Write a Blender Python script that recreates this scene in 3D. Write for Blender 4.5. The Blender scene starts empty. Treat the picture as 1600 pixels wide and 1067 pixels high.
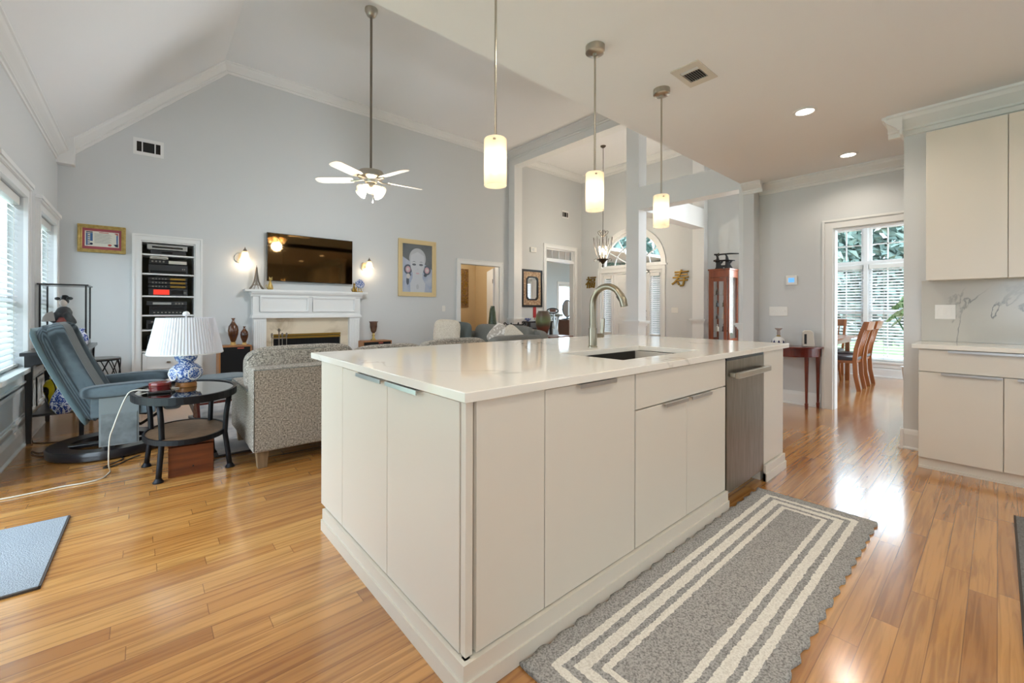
import bpy, math, random
from mathutils import Vector, Matrix, Euler
from mathutils.geometry import tessellate_polygon
R = math.radians
random.seed(7)
S = bpy.context.scene
C = S.collection

# ---------------------------------------------------------------- camera, world, exposure, daylight
YAW, ROLL, EYE = R(48.97), R(.16), 1.165
_f = Vector((math.cos(YAW), math.sin(YAW), 0)); _r = Vector((math.sin(YAW), -math.cos(YAW), 0)); _u = Vector((0, 0, 1))
_r2 = _r*math.cos(ROLL)+_u*math.sin(ROLL); _u2 = -_r*math.sin(ROLL)+_u*math.cos(ROLL)
cd = bpy.data.cameras.new('camera'); cam = bpy.data.objects.new('camera', cd); C.objects.link(cam)
cam.matrix_world = Matrix(((_r2.x, _u2.x, -_f.x, 0), (_r2.y, _u2.y, -_f.y, 0), (_r2.z, _u2.z, -_f.z, EYE), (0, 0, 0, 1)))
cd.sensor_fit = 'HORIZONTAL'; cd.sensor_width = 36; cd.lens = 661/1600*36; cd.shift_y = -49.3/1600
cd.clip_start = .05; cd.clip_end = 300
S.camera = cam
S.view_settings.view_transform = 'Standard'; S.view_settings.look = 'None'; S.view_settings.gamma = 1
S.view_settings.use_curve_mapping = False
S.view_settings.exposure = 0.80
S.cycles.use_denoising = True
S.cycles.max_bounces = 8; S.cycles.diffuse_bounces = 5; S.cycles.glossy_bounces = 4; S.cycles.transmission_bounces = 8
S.cycles.sample_clamp_indirect = 6
W = bpy.data.worlds.new('sky'); S.world = W; W.use_nodes = True
W.node_tree.nodes['Background'].inputs[0].default_value = (.80, .91, 1, 1)
W.node_tree.nodes['Background'].inputs[1].default_value = 2.6

def lamp(name, kind, loc, energy, col=(1, 1, 1), size=.1, rot=(0, 0, 0), size_y=None, portal=False, spot=None):
    l = bpy.data.lights.new(name, kind); o = bpy.data.objects.new(name, l); C.objects.link(o)
    o.location = loc; o.rotation_euler = rot; l.energy = energy; l.color = col
    if kind == 'AREA':
        l.size = size
        if size_y: l.shape = 'RECTANGLE'; l.size_y = size_y
        if portal: l.cycles.is_portal = True
    elif kind in ('POINT', 'SPOT'):
        l.shadow_soft_size = size
        if spot: l.spot_size = spot; l.spot_blend = .6
    return o
PX, NX, PY, NY = (0, R(-90), 0), (0, R(90), 0), (R(90), 0, 0), (R(-90), 0, 0)   # an area lamp facing +X, -X, +Y, -Y
for nm, loc, sx, sy, rot in (('portal', (-.97, 3.25, 1.05), 2.1, 1.8, PX), ('portal', (-.97, 5.07, 1.4), 1.5, .95, PX),
        ('portal', (-.97, 6.68, 1.4), 1.5, 1.0, PX), ('portal', (-.97, -.7, 1.52), 1.15, 1.4, PX), ('portal', (2.45, -2.78, 1.6), 1.1, 1.0, PY),
        ('portal', (10.0, 1.2, 1.5), 2.5, 2.0, NX), ('portal', (10.0, -.6, 1.5), 2.5, 1.0, NX), ('portal', (9.2, 5.9, 2.0), 2.4, 1.9, NX),
        ('portal', (12.35, 11.2, 1.2), .9, 2.2, NY), ('portal', (7.6, -2.0, 1.4), 1.6, 2.0, PY), ('portal', (9.2, 2.97, 2.2), 3.0, .7, NX)):
    lamp(nm, 'AREA', loc, 1, size=sx, size_y=sy, rot=rot, portal=True)
# daylight of the patio door, side and rear windows added as fill, and the nook's windows
COOL, WARM = (.78, .90, 1), (1, .80, .58)
lamp('daylight', 'AREA', (-1.0, 3.25, 1.05), 12, COOL, 2.1, PX, 1.8)
lamp('daylight', 'AREA', (-1.0, -.7, 1.52), 8, COOL, 1.15, PX, 1.4)  # unseen side window, added for fill
lamp('daylight', 'AREA', (2.45, -2.85, 1.6), 7, (.9, .95, 1), 1.1, PY, 1.0)  # unseen rear window, added to fill the island front
lamp('daylight', 'AREA', (7.6, -2.1, 1.4), 50, COOL, 2.0, PY, 1.6)
lamp('daylight', 'AREA', (-1.12, 5.07, 1.45), 10, COOL, 1.6, PX, 1.1)
lamp('daylight', 'AREA', (-1.12, 6.68, 1.45), 10, COOL, 1.6, PX, 1.1)
lamp('daylight', 'AREA', (11.6, .9, 4.3), 330, COOL, 3.2, (0, R(50), 0), 4.0)
lamp('daylight', 'AREA', (9.75, 5.93, 1.15), 9, COOL, 1.7, NX, 1.8)

# ---------------------------------------------------------------- helpers
class MB:
    def __init__(s): s.v = []; s.f = []; s.m = []
    def add(s, vs, fs, m=0):
        o = len(s.v); s.v += [tuple(v) for v in vs]
        for f in fs: s.f.append(tuple(i+o for i in f)); s.m.append(m)
        return s
    def box(s, x0, x1, y0, y1, z0, z1, m=0):
        if x0 > x1: x0, x1 = x1, x0
        if y0 > y1: y0, y1 = y1, y0
        if z0 > z1: z0, z1 = z1, z0
        return s.add([(x0,y0,z0),(x1,y0,z0),(x1,y1,z0),(x0,y1,z0),(x0,y0,z1),(x1,y0,z1),(x1,y1,z1),(x0,y1,z1)],
              [(0,3,2,1),(4,5,6,7),(0,1,5,4),(1,2,6,5),(2,3,7,6),(3,0,4,7)], m)
    def cbox(s, c, d, m=0, rot=None):
        t = MB().box(-d[0]/2, d[0]/2, -d[1]/2, d[1]/2, -d[2]/2, d[2]/2)
        M = Euler(rot).to_matrix() if rot else Matrix.Identity(3)
        return s.add([M @ Vector(v)+Vector(c) for v in t.v], t.f, m)
    def prism(s, pts, ax, a, b, m=0):
        mk = {'x': lambda p, t: (t, p[0], p[1]), 'y': lambda p, t: (p[0], t, p[1]), 'z': lambda p, t: (p[0], p[1], t)}[ax]
        n = len(pts); A = [mk(p, a) for p in pts]; B = [mk(p, b) for p in pts]
        return s.add(A+B, [tuple(range(n))[::-1], tuple(range(n, 2*n))]+[(i, (i+1) % n, n+(i+1) % n, n+i) for i in range(n)], m)
    def lathe(s, prof, c=(0,0,0), n=24, m=0, sx=1, sy=1, wob=None):
        vs = []; fs = []; k = len(prof)
        for (r, z) in prof:
            for j in range(n):
                a = 2*math.pi*j/n; q = wob(j) if wob else 1
                vs.append((c[0]+r*q*sx*math.cos(a), c[1]+r*q*sy*math.sin(a), c[2]+z))
        for i in range(k-1):
            for j in range(n): fs.append((i*n+j, i*n+(j+1) % n, (i+1)*n+(j+1) % n, (i+1)*n+j))
        if prof[0][0] > 1e-6 and abs(prof[0][0]-prof[-1][0]) < .007 and abs(prof[0][1]-prof[-1][1]) < .011:      # a ring: close it on itself
            for j in range(n): fs.append(((k-1)*n+j, (k-1)*n+(j+1) % n, (j+1) % n, j))
            return s.add(vs, fs, m)
        if prof[0][0] > 1e-6: fs.append(tuple(range(n))[::-1])
        if prof[-1][0] > 1e-6: fs.append(tuple((k-1)*n+j for j in range(n)))
        return s.add(vs, fs, m)
    def cyl(s, c, r, h, n=20, m=0): return s.lathe([(r, 0), (r, h)], c, n, m)
    def tube(s, pts, r, n=8, m=0, closed=False, cap=True):
        P = [Vector(p) for p in pts]; k = len(P); vs = []; fs = []
        rr = r if isinstance(r, (list, tuple)) else [r]*k
        up = Vector((0, 0, 1)); N = None
        for i in range(k):
            if closed: T = (P[(i+1) % k]-P[i-1])
            else: T = P[min(i+1, k-1)]-P[max(i-1, 0)]
            T.normalize()
            if N is None:
                N = T.cross(up)
                if N.length < 1e-3: N = T.cross(Vector((1, 0, 0)))
            else: N = N-T*N.dot(T)
            N.normalize(); B = T.cross(N)
            for j in range(n):
                a = 2*math.pi*j/n; vs.append(P[i]+(N*math.cos(a)+B*math.sin(a))*rr[i])
        for i in range(k if closed else k-1):
            for j in range(n): fs.append((i*n+j, i*n+(j+1) % n, ((i+1) % k)*n+(j+1) % n, ((i+1) % k)*n+j))
        if not closed and cap: fs.append(tuple(range(n))[::-1]); fs.append(tuple((k-1)*n+j for j in range(n)))
        return s.add(vs, fs, m)
    def ell(s, c, r, n=16, k=10, m=0):
        if not isinstance(r, (list, tuple)): r = (r, r, r)
        pr = [(math.sin(math.pi*i/k), -math.cos(math.pi*i/k)) for i in range(k+1)]
        pr[0] = (0, -1); pr[-1] = (0, 1)
        t = MB().lathe(pr, n=n)
        return s.add([(c[0]+v[0]*r[0], c[1]+v[1]*r[1], c[2]+v[2]*r[2]) for v in t.v], t.f, m)
    def puff(s, c, d, k=5, n=10, m=0, rot=None, flat=None):
        """a soft rounded box; flat: thin its edges like a pillow along that axis"""
        vs = []; fs = []; M = Euler(rot).to_matrix() if rot else Matrix.Identity(3)
        for ax in range(3):
            for sg in (-1, 1):
                o = len(vs)
                for i in range(n+1):
                    for j in range(n+1):
                        p = [0, 0, 0]; p[ax] = sg; p[(ax+1) % 3] = -1+2*i/n; p[(ax+2) % 3] = -1+2*j/n
                        q = sum(abs(t)**k for t in p)**(1/k); p = [t/q for t in p]
                        if flat is not None:
                            a, b = [t for t in range(3) if t != flat]
                            p[flat] *= (.12+.88*((1-abs(p[a])**3)*(1-abs(p[b])**3))**.55)
                        vs.append(M @ Vector((p[0]*d[0]/2, p[1]*d[1]/2, p[2]*d[2]/2))+Vector(c))
                for i in range(n):
                    for j in range(n):
                        q = (o+i*(n+1)+j, o+(i+1)*(n+1)+j, o+(i+1)*(n+1)+j+1, o+i*(n+1)+j+1)
                        fs.append(q if sg > 0 else q[::-1])
        return s.add(vs, fs, m)
    def sweep(s, prof, A, B, out, down, m=0):
        A, B, out, down = map(Vector, (A, B, out, down)); n = len(prof)
        vs = [A+out*p[0]+down*p[1] for p in prof]+[B+out*p[0]+down*p[1] for p in prof]
        return s.add(vs, [tuple(range(n))[::-1], tuple(range(n, 2*n))]+[(i, (i+1) % n, n+(i+1) % n, n+i) for i in range(n)], m)
    def mesh(s, name, mats):
        me = bpy.data.meshes.new(name); me.from_pydata(s.v, [], s.f)
        if not isinstance(mats, (list, tuple)): mats = [mats]
        for x in mats: me.materials.append(x)
        me.polygons.foreach_set('material_index', s.m)
        import bmesh
        b = bmesh.new(); b.from_mesh(me); bmesh.ops.remove_doubles(b, verts=b.verts, dist=1e-5)
        bmesh.ops.recalc_face_normals(b, faces=b.faces); b.to_mesh(me); b.free()
        me.update(); return me
def put(name, mb, mats, parent=None, bev=0, smooth=False, loc=None, rz=0, seg=2):
    o = bpy.data.objects.new(name, mb.mesh(name, mats)); C.objects.link(o)
    if parent: o.parent = parent
    if loc: o.location = loc
    if rz: o.rotation_euler = (0, 0, rz)
    if smooth:
        for p in o.data.polygons: p.use_smooth = True
        if smooth != 'all':
            try: o.data.set_sharp_from_angle(angle=R(40))
            except Exception: pass
    if bev:
        b = o.modifiers.new('bevel', 'BEVEL'); b.width = bev; b.segments = seg; b.limit_method = 'ANGLE'; b.angle_limit = R(35)
    return o
def tag(o, label, cat, group=None):
    o['label'] = label; o['category'] = cat
    if group: o['group'] = group
    return o
def thing(name, label, cat, loc=(0, 0, 0), rz=0, group=None):
    o = bpy.data.objects.new(name, None); C.objects.link(o); o.location = loc; o.rotation_euler = (0, 0, rz); o.empty_display_size = .1
    return tag(o, label, cat, group)
def struct(name, mb, mats, parent=None, bev=0, smooth=False):
    o = put(name, mb, mats, parent, bev, smooth)
    if not parent: o['kind'] = 'structure'
    return o
def sroot(name, loc=(0, 0, 0)):
    o = bpy.data.objects.new(name, None); C.objects.link(o); o.location = loc; o['kind'] = 'structure'; return o
def dup(root, loc, rz=0, label=None, group=None):
    r = root.copy(); C.objects.link(r); r.location = loc; r.rotation_euler = (0, 0, rz)
    if label: r['label'] = label
    if group: r['group'] = group
    for ch in list(root.children):
        c = ch.copy(); C.objects.link(c); c.parent = r
        for g in ch.children:
            d = g.copy(); C.objects.link(d); d.parent = c
    return r
def slab(outer, holes, ax, a, b, mb=None):
    """a wall: polygon with holes in the plane across ax, thick from a to b"""
    mb = mb or MB()
    mk = {'x': lambda p, t: (t, p[0], p[1]), 'y': lambda p, t: (p[0], t, p[1]), 'z': lambda p, t: (p[0], p[1], t)}[ax]
    loops = [outer]+list(holes); flat = [p for l in loops for p in l]
    tri = tessellate_polygon([[Vector((p[0], p[1], 0)) for p in l] for l in loops])
    n = len(flat); mb.add([mk(p, a) for p in flat]+[mk(p, b) for p in flat],
        [tuple(t) for t in tri]+[tuple(i+n for i in t)[::-1] for t in tri])
    for l in loops:
        k = len(l); mb.add([mk(p, a) for p in l]+[mk(p, b) for p in l], [(i, (i+1) % k, k+(i+1) % k, k+i) for i in range(k)])
    return mb
def rect(a, b, c, d): return [(a, c), (b, c), (b, d), (a, d)]
def arc(cx, cy, r, a0, a1, n=16): return [(cx+r*math.cos(a0+(a1-a0)*i/n), cy+r*math.sin(a0+(a1-a0)*i/n)) for i in range(n+1)]

# ---------------------------------------------------------------- materials
def lin(c): return tuple(((x/255)/12.92 if x/255 <= .04045 else ((x/255+.055)/1.055)**2.4) for x in c)+(1,)
def newmat(name):
    m = bpy.data.materials.new(name); m.use_nodes = True; nt = m.node_tree
    return m, nt, nt.nodes['Principled BSDF'], nt.nodes.new, nt.links.new
def mat(name, col, rough=.5, metal=0, noise=None, bump=None, emit=None, trans=0, ior=None, coat=0, sheen=0, spec=None, stretch=None):
    m, nt, b, N, L = newmat(name)
    b.inputs['Base Color'].default_value = lin(col); b.inputs['Roughness'].default_value = rough; b.inputs['Metallic'].default_value = metal
    if trans: b.inputs['Transmission Weight'].default_value = trans
    if ior: b.inputs['IOR'].default_value = ior
    if coat: b.inputs['Coat Weight'].default_value = coat; b.inputs['Coat Roughness'].default_value = .08
    if sheen: b.inputs['Sheen Weight'].default_value = sheen
    if spec is not None: b.inputs['Specular IOR Level'].default_value = spec
    if emit: b.inputs['Emission Color'].default_value = lin(emit[0]); b.inputs['Emission Strength'].default_value = emit[1]
    if noise or bump:
        tc = N('ShaderNodeTexCoord'); src = tc.outputs['Object']
        if stretch:
            mp = N('ShaderNodeMapping'); mp.inputs['Scale'].default_value = stretch; L(src, mp.inputs[0]); src = mp.outputs[0]
    if noise:
        n = N('ShaderNodeTexNoise'); n.inputs['Scale'].default_value = noise[0]; n.inputs['Detail'].default_value = 5; L(src, n.inputs['Vector'])
        rp = N('ShaderNodeValToRGB'); rp.color_ramp.elements[0].position = .3; rp.color_ramp.elements[1].position = .7
        rp.color_ramp.elements[0].color = lin(noise[1]); rp.color_ramp.elements[1].color = lin(col)
        L(n.outputs['Fac'], rp.inputs[0]); L(rp.outputs[0], b.inputs['Base Color'])
    if bump:
        n2 = N('ShaderNodeTexNoise'); n2.inputs['Scale'].default_value = bump[0]; n2.inputs['Detail'].default_value = 3; L(src, n2.inputs['Vector'])
        bp = N('ShaderNodeBump'); bp.inputs['Strength'].default_value = bump[1]; bp.inputs['Distance'].default_value = .01
        L(n2.outputs['Fac'], bp.inputs['Height']); L(bp.outputs[0], b.inputs['Normal'])
    return m
def twotone(name, c1, c2, scale, thr=.5, rough=.25, kind='noise', width=.03):
    """painted pattern of two colours (glazed china, scrolls)"""
    m, nt, b, N, L = newmat(name); b.inputs['Roughness'].default_value = rough
    tc = N('ShaderNodeTexCoord')
    if kind == 'noise': t = N('ShaderNodeTexNoise'); t.inputs['Detail'].default_value = 2; t.inputs['Distortion'].default_value = 1.5; o = t.outputs['Fac']
    elif kind == 'wave': t = N('ShaderNodeTexWave'); t.inputs['Distortion'].default_value = 7; t.inputs['Detail'].default_value = 1; o = t.outputs['Fac']
    else: t = N('ShaderNodeTexVoronoi'); t.feature = 'DISTANCE_TO_EDGE'; o = t.outputs['Distance']
    t.inputs['Scale'].default_value = scale; L(tc.outputs['Object'], t.inputs['Vector'])
    rp = N('ShaderNodeValToRGB'); e = rp.color_ramp.elements; e[0].position = thr-width; e[1].position = thr+width
    e[0].color = lin(c1); e[1].color = lin(c2); L(o, rp.inputs[0]); L(rp.outputs[0], b.inputs['Base Color']); return m
def corduroy(name, hi, lo, scale, amt):
    m, nt, b, N, L = newmat(name); b.inputs['Roughness'].default_value = .9; b.inputs['Sheen Weight'].default_value = .2
    tc = N('ShaderNodeTexCoord'); w = N('ShaderNodeTexWave'); w.bands_direction = 'Y'; w.inputs['Scale'].default_value = scale; w.inputs['Distortion'].default_value = .6
    n = N('ShaderNodeTexNoise'); n.inputs['Scale'].default_value = 22; n.inputs['Detail'].default_value = 4; L(tc.outputs['Object'], w.inputs['Vector']); L(tc.outputs['Object'], n.inputs['Vector'])
    mu = N('ShaderNodeMix'); mu.data_type = 'FLOAT'; mu.inputs[0].default_value = .8*amt; L(n.outputs['Fac'], mu.inputs[2]); L(w.outputs['Fac'], mu.inputs[3])
    rp = N('ShaderNodeValToRGB'); rp.color_ramp.elements[0].position = .25; rp.color_ramp.elements[1].position = .75
    rp.color_ramp.elements[0].color = lin(lo); rp.color_ramp.elements[1].color = lin(hi); L(mu.outputs[0], rp.inputs[0]); L(rp.outputs[0], b.inputs['Base Color'])
    bp = N('ShaderNodeBump'); bp.inputs['Strength'].default_value = .6*amt; bp.inputs['Distance'].default_value = .004; L(mu.outputs[0], bp.inputs['Height']); L(bp.outputs[0], b.inputs['Normal']); return m
def floor_mat():
    m, nt, b, N, L = newmat('oak_planks')
    tc = N('ShaderNodeTexCoord'); sp = N('ShaderNodeSeparateXYZ'); L(tc.outputs['Object'], sp.inputs[0])
    def M(op, a, v=None, c=None):
        n = N('ShaderNodeMath'); n.operation = op
        for i, x in enumerate((a, v, c)):
            if x is None: continue
            if isinstance(x, (int, float)): n.inputs[i].default_value = x
            else: L(x, n.inputs[i])
        return n.outputs[0]
    yy = M('DIVIDE', sp.outputs['Y'], .079); row = M('FLOOR', yy); fy = M('FRACT', yy)
    wn = N('ShaderNodeTexWhiteNoise'); wn.noise_dimensions = '1D'; L(row, wn.inputs['W'])
    xx = M('ADD', M('DIVIDE', sp.outputs['X'], .95), M('MULTIPLY', wn.outputs['Value'], 7.3)); colm = M('FLOOR', xx); fx = M('FRACT', xx)
    cb = N('ShaderNodeCombineXYZ'); L(row, cb.inputs[0]); L(colm, cb.inputs[1])
    w2 = N('ShaderNodeTexWhiteNoise'); w2.noise_dimensions = '2D'; L(cb.outputs[0], w2.inputs['Vector'])
    rp = N('ShaderNodeValToRGB'); e = rp.color_ramp.elements
    e[0].position = 0; e[0].color = lin((176, 118, 58)); e[1].position = 1; e[1].color = lin((214, 160, 90))
    x = e.new(.45); x.color = lin((198, 140, 74)); x = e.new(.75); x.color = lin((206, 148, 80))
    L(w2.outputs['Value'], rp.inputs[0])
    # grain: long streaks, shifted per plank
    gv = N('ShaderNodeCombineXYZ'); L(M('ADD', M('MULTIPLY', sp.outputs['X'], 1.6), M('MULTIPLY', w2.outputs['Value'], 37)), gv.inputs[0])
    L(M('MULTIPLY', sp.outputs['Y'], 34), gv.inputs[1])
    ng = N('ShaderNodeTexNoise'); ng.inputs['Scale'].default_value = 1.3; ng.inputs['Detail'].default_value = 6; ng.inputs['Distortion'].default_value = .8
    L(gv.outputs[0], ng.inputs['Vector'])
    gr = N('ShaderNodeValToRGB'); g = gr.color_ramp.elements; g[0].position = .38; g[0].color = (.62, .55, .48, 1); g[1].position = .56; g[1].color = (1, 1, 1, 1)
    L(ng.outputs['Fac'], gr.inputs[0])
    mx = N('ShaderNodeMix'); mx.data_type = 'RGBA'; mx.blend_type = 'MULTIPLY'; mx.inputs[0].default_value = .8
    L(rp.outputs[0], mx.inputs[6]); L(gr.outputs[0], mx.inputs[7])
    gapy = M('MINIMUM', fy, M('SUBTRACT', 1, fy)); gapx = M('MINIMUM', fx, M('SUBTRACT', 1, fx))
    gap = M('MAXIMUM', M('LESS_THAN', gapy, .018), M('LESS_THAN', gapx, .0016))
    m2 = N('ShaderNodeMix'); m2.data_type = 'RGBA'; L(M('MULTIPLY', gap, .55), m2.inputs[0]); L(mx.outputs[2], m2.inputs[6]); m2.inputs[7].default_value = lin((88, 50, 22))
    L(m2.outputs[2], b.inputs['Base Color']); b.inputs['Roughness'].default_value = .2
    b.inputs['Coat Weight'].default_value = .9; b.inputs['Coat Roughness'].default_value = .15; b.inputs['Coat IOR'].default_value = 1.6
    bp = N('ShaderNodeBump'); bp.inputs['Strength'].default_value = .25; bp.inputs['Distance'].default_value = .002
    L(M('SUBTRACT', M('MULTIPLY', ng.outputs['Fac'], .15), gap), bp.inputs['Height']); L(bp.outputs[0], b.inputs['Normal'])
    return m
def quartz(name, base, vein, scale=1.1, thr=.02, rough=.12):
    m, nt, b, N, L = newmat(name); tc = N('ShaderNodeTexCoord')
    n = N('ShaderNodeTexNoise'); n.inputs['Scale'].default_value = scale; n.inputs['Detail'].default_value = 6; n.inputs['Distortion'].default_value = .9
    L(tc.outputs['Object'], n.inputs['Vector'])
    s = N('ShaderNodeMath'); s.operation = 'SUBTRACT'; s.inputs[1].default_value = .5; L(n.outputs['Fac'], s.inputs[0])
    a = N('ShaderNodeMath'); a.operation = 'ABSOLUTE'; L(s.outputs[0], a.inputs[0])
    k = N('ShaderNodeTexNoise'); k.inputs['Scale'].default_value = 1.7; L(tc.outputs['Object'], k.inputs['Vector'])
    k2 = N('ShaderNodeMapRange'); k2.inputs[1].default_value = .45; k2.inputs[2].default_value = .65; L(k.outputs['Fac'], k2.inputs[0])
    rp = N('ShaderNodeMapRange'); rp.inputs[1].default_value = 0; rp.inputs[2].default_value = thr; rp.inputs[3].default_value = 1; rp.inputs[4].default_value = 0
    L(a.outputs[0], rp.inputs[0]); mu = N('ShaderNodeMath'); mu.operation = 'MULTIPLY'; L(rp.outputs[0], mu.inputs[0]); L(k2.outputs[0], mu.inputs[1])
    mx = N('ShaderNodeMix'); mx.data_type = 'RGBA'; L(mu.outputs[0], mx.inputs[0]); mx.inputs[6].default_value = lin(base); mx.inputs[7].default_value = lin(vein)
    L(mx.outputs[2], b.inputs['Base Color']); b.inputs['Roughness'].default_value = rough; return m
def clearglass(name, tint=(255, 255, 255), refl=.08):
    m = bpy.data.materials.new(name); m.use_nodes = True; nt = m.node_tree; nt.nodes.clear(); N = nt.nodes.new; L = nt.links.new
    o = N('ShaderNodeOutputMaterial'); t = N('ShaderNodeBsdfTransparent'); t.inputs[0].default_value = lin(tint)
    g = N('ShaderNodeBsdfGlossy'); g.inputs['Roughness'].default_value = .02
    fr = N('ShaderNodeFresnel'); fr.inputs[0].default_value = 1.45; mx = N('ShaderNodeMixShader')
    ge = N('ShaderNodeNewGeometry'); iv = N('ShaderNodeMath'); iv.operation = 'SUBTRACT'; iv.inputs[0].default_value = 1; L(ge.outputs['Backfacing'], iv.inputs[1])
    mf = N('ShaderNodeMath'); mf.operation = 'MULTIPLY'; L(fr.outputs[0], mf.inputs[0]); L(iv.outputs[0], mf.inputs[1])
    L(mf.outputs[0], mx.inputs[0]); L(t.outputs[0], mx.inputs[1]); L(g.outputs[0], mx.inputs[2]); L(mx.outputs[0], o.inputs[0]); return m
def translucent(name, col, mixf=.5, emit=None, clear=0):
    m = bpy.data.materials.new(name); m.use_nodes = True; nt = m.node_tree; nt.nodes.clear(); N = nt.nodes.new; L = nt.links.new
    o = N('ShaderNodeOutputMaterial'); d = N('ShaderNodeBsdfDiffuse'); t = N('ShaderNodeBsdfTranslucent'); mx = N('ShaderNodeMixShader')
    d.inputs[0].default_value = lin(col); t.inputs[0].default_value = lin(col); mx.inputs[0].default_value = mixf
    L(d.outputs[0], mx.inputs[1]); L(t.outputs[0], mx.inputs[2]); last = mx.outputs[0]
    if emit:
        e = N('ShaderNodeEmission'); e.inputs[0].default_value = lin(emit[0]); e.inputs[1].default_value = emit[1]
        ad = N('ShaderNodeAddShader'); L(last, ad.inputs[0]); L(e.outputs[0], ad.inputs[1]); last = ad.outputs[0]
    if clear:
        tr = N('ShaderNodeBsdfTransparent'); m2 = N('ShaderNodeMixShader'); m2.inputs[0].default_value = clear; L(last, m2.inputs[1]); L(tr.outputs[0], m2.inputs[2]); last = m2.outputs[0]
    L(last, o.inputs[0]); return m

WALL = mat('wall_paint', (214, 216, 216), .7)
CEIL = mat('ceiling_paint', (240, 240, 240), .8)
TRIM = mat('trim_paint', (236, 236, 234), .4)
GREY = mat('cool_wall_paint', (196, 206, 210), .7)
TAN = mat('hall_wall_paint', (206, 182, 142), .7)
OAK = floor_mat()
CAB = mat('cabinet_white', (226, 218, 204), .35)
GAP = mat('shadow_gap_grey', (120, 112, 100), .7)
STEEL = mat('brushed_steel', (146, 136, 122), .34, 1, noise=(6, (122, 112, 98)), stretch=(18, 18, 1))
NICKEL = mat('brushed_nickel', (186, 180, 168), .28, 1)
FAUCET = mat('brushed_nickel_warm', (150, 142, 124), .3, 1)
ALU = mat('aluminium', (200, 200, 200), .3, 1)
BRONZE = mat('dark_bronze', (84, 76, 68), .4, .8)
SINKST = mat('satin_steel', (62, 59, 54), .5, .7)
QUARTZ = quartz('white_quartz', (242, 237, 226), (196, 190, 176), 1.0, .012, .06)
SPLASH = quartz('veined_quartz', (200, 198, 190), (110, 113, 116), 1.2, .011, .16)
MARBLE = quartz('cream_marble', (226, 212, 188), (186, 166, 138), 1.6, .05, .25)
BLACK = mat('black_paint', (18, 18, 20), .35)
BLKWOOD = mat('black_wood', (24, 22, 26), .3, coat=.3)
IRON = mat('black_iron', (26, 26, 30), .45, .5)
CHERRY = mat('cherry_wood', (150, 78, 40), .3, noise=(3, (116, 54, 26)), stretch=(6, 6, 1), coat=.3)
MAHOG = mat('mahogany', (116, 44, 30), .25, noise=(4, (84, 26, 20)), stretch=(8, 8, 1), coat=.4)
BOXWOOD = mat('brown_box_wood', (124, 64, 30), .35, noise=(3, (80, 36, 16)), stretch=(1, 1, 9), coat=.2)
SPKWOOD = mat('speaker_walnut', (176, 122, 74), .4, noise=(3, (150, 98, 56)), stretch=(9, 9, 1))
GRILLE = mat('speaker_grille', (12, 11, 12), .9)
TWEED = mat('grey_tweed', (202, 192, 178), .95, noise=(95, (92, 86, 79)), bump=(180, .6))
TWEED2 = mat('charcoal_tweed', (146, 145, 138), .95, noise=(200, (106, 106, 102)), bump=(300, .5))
VELOUR = corduroy('teal_corduroy', (96, 110, 118), (54, 64, 71), 15, .7)
VELRIB = corduroy('teal_ribbed', (126, 134, 136), (40, 47, 51), 11, 1)
RUGG = mat('rug_grey', (142, 140, 138), 1, noise=(130, (104, 102, 100)), bump=(220, .8))
RUGW = mat('rug_cream', (226, 220, 206), 1, noise=(150, (206, 198, 182)), bump=(220, .8))
RUGL = mat('mat_light_grey', (168, 176, 184), 1, noise=(160, (136, 144, 152)), bump=(180, .9))
RUGD = mat('mat_binding', (78, 70, 64), .9)
RUGA = mat('area_rug_pile', (206, 200, 194), 1, noise=(5, (150, 150, 156)), bump=(200, .7))
SHADE = translucent('pleated_white_shade', (240, 240, 244), .35)
CHINA = twotone('blue_white_china', (60, 92, 156), (214, 220, 230), 55, .52, .15)
CHINA2 = twotone('blue_white_china_fine', (44, 70, 150), (224, 228, 240), 40, .5, .15)
YJAR = twotone('yellow_scroll_china', (50, 40, 20), (222, 192, 30), 6.5, .13, .15, 'wave', .05)
WHITECH = mat('white_china', (232, 232, 232), .2)
GOLD = mat('gilt', (198, 172, 108), .35, .6, noise=(30, (168, 140, 78)))
GOLD2 = mat('old_gold', (150, 118, 52), .35, .8)
BROWNVASE = mat('brown_glaze', (112, 64, 28), .2, noise=(9, (58, 30, 14)), coat=.4)
PEDESTAL = mat('pale_wood', (206, 168, 104), .4)
PEWTER = mat('pewter', (132, 122, 110), .45, .6)
SCREEN = mat('tv_screen', (96, 74, 46), .04, 1)
GLASS = clearglass('clear_glass')
PANE = clearglass('window_glass', (250, 253, 255))
SLAT = translucent('white_slat', (238, 240, 242), .45)
FROST = translucent('frosted_glass', (246, 242, 232), .6, ((255, 226, 180), .05), .25)
BULB = mat('lit_bulb', (255, 240, 210), .5, emit=((255, 226, 180), 14))
CANLED = mat('lit_led', (255, 250, 240), .5, emit=((255, 246, 232), 9))
PLASTIC = mat('white_plastic', (236, 234, 228), .35)
SCRBLUE = mat('lcd_blue', (90, 150, 220), .3, emit=((90, 160, 235), .6))
LEAF = mat('leaf_green', (56, 120, 50), .4, noise=(8, (30, 80, 30)))
LEAFV = mat('leaf_variegated', (60, 130, 60), .35, noise=(30, (200, 215, 180)))
CARVED = mat('carved_panel', (168, 130, 82), .6, noise=(26, (96, 68, 38)), bump=(30, 1))
MOSAIC = twotone('mosaic_glaze', (40, 32, 26), (78, 98, 74), 46, .05, .2, 'voronoi', .02)
CARD = mat('cream_card', (226, 222, 208), .6)
CORDW = mat('white_cord_plastic', (206, 202, 190), .5)
MIRROR = mat('mirror_silver', (232, 234, 236), .03, 1)
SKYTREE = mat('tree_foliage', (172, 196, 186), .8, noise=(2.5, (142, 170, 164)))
BARK = mat('bark', (100, 80, 60), .9)
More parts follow.
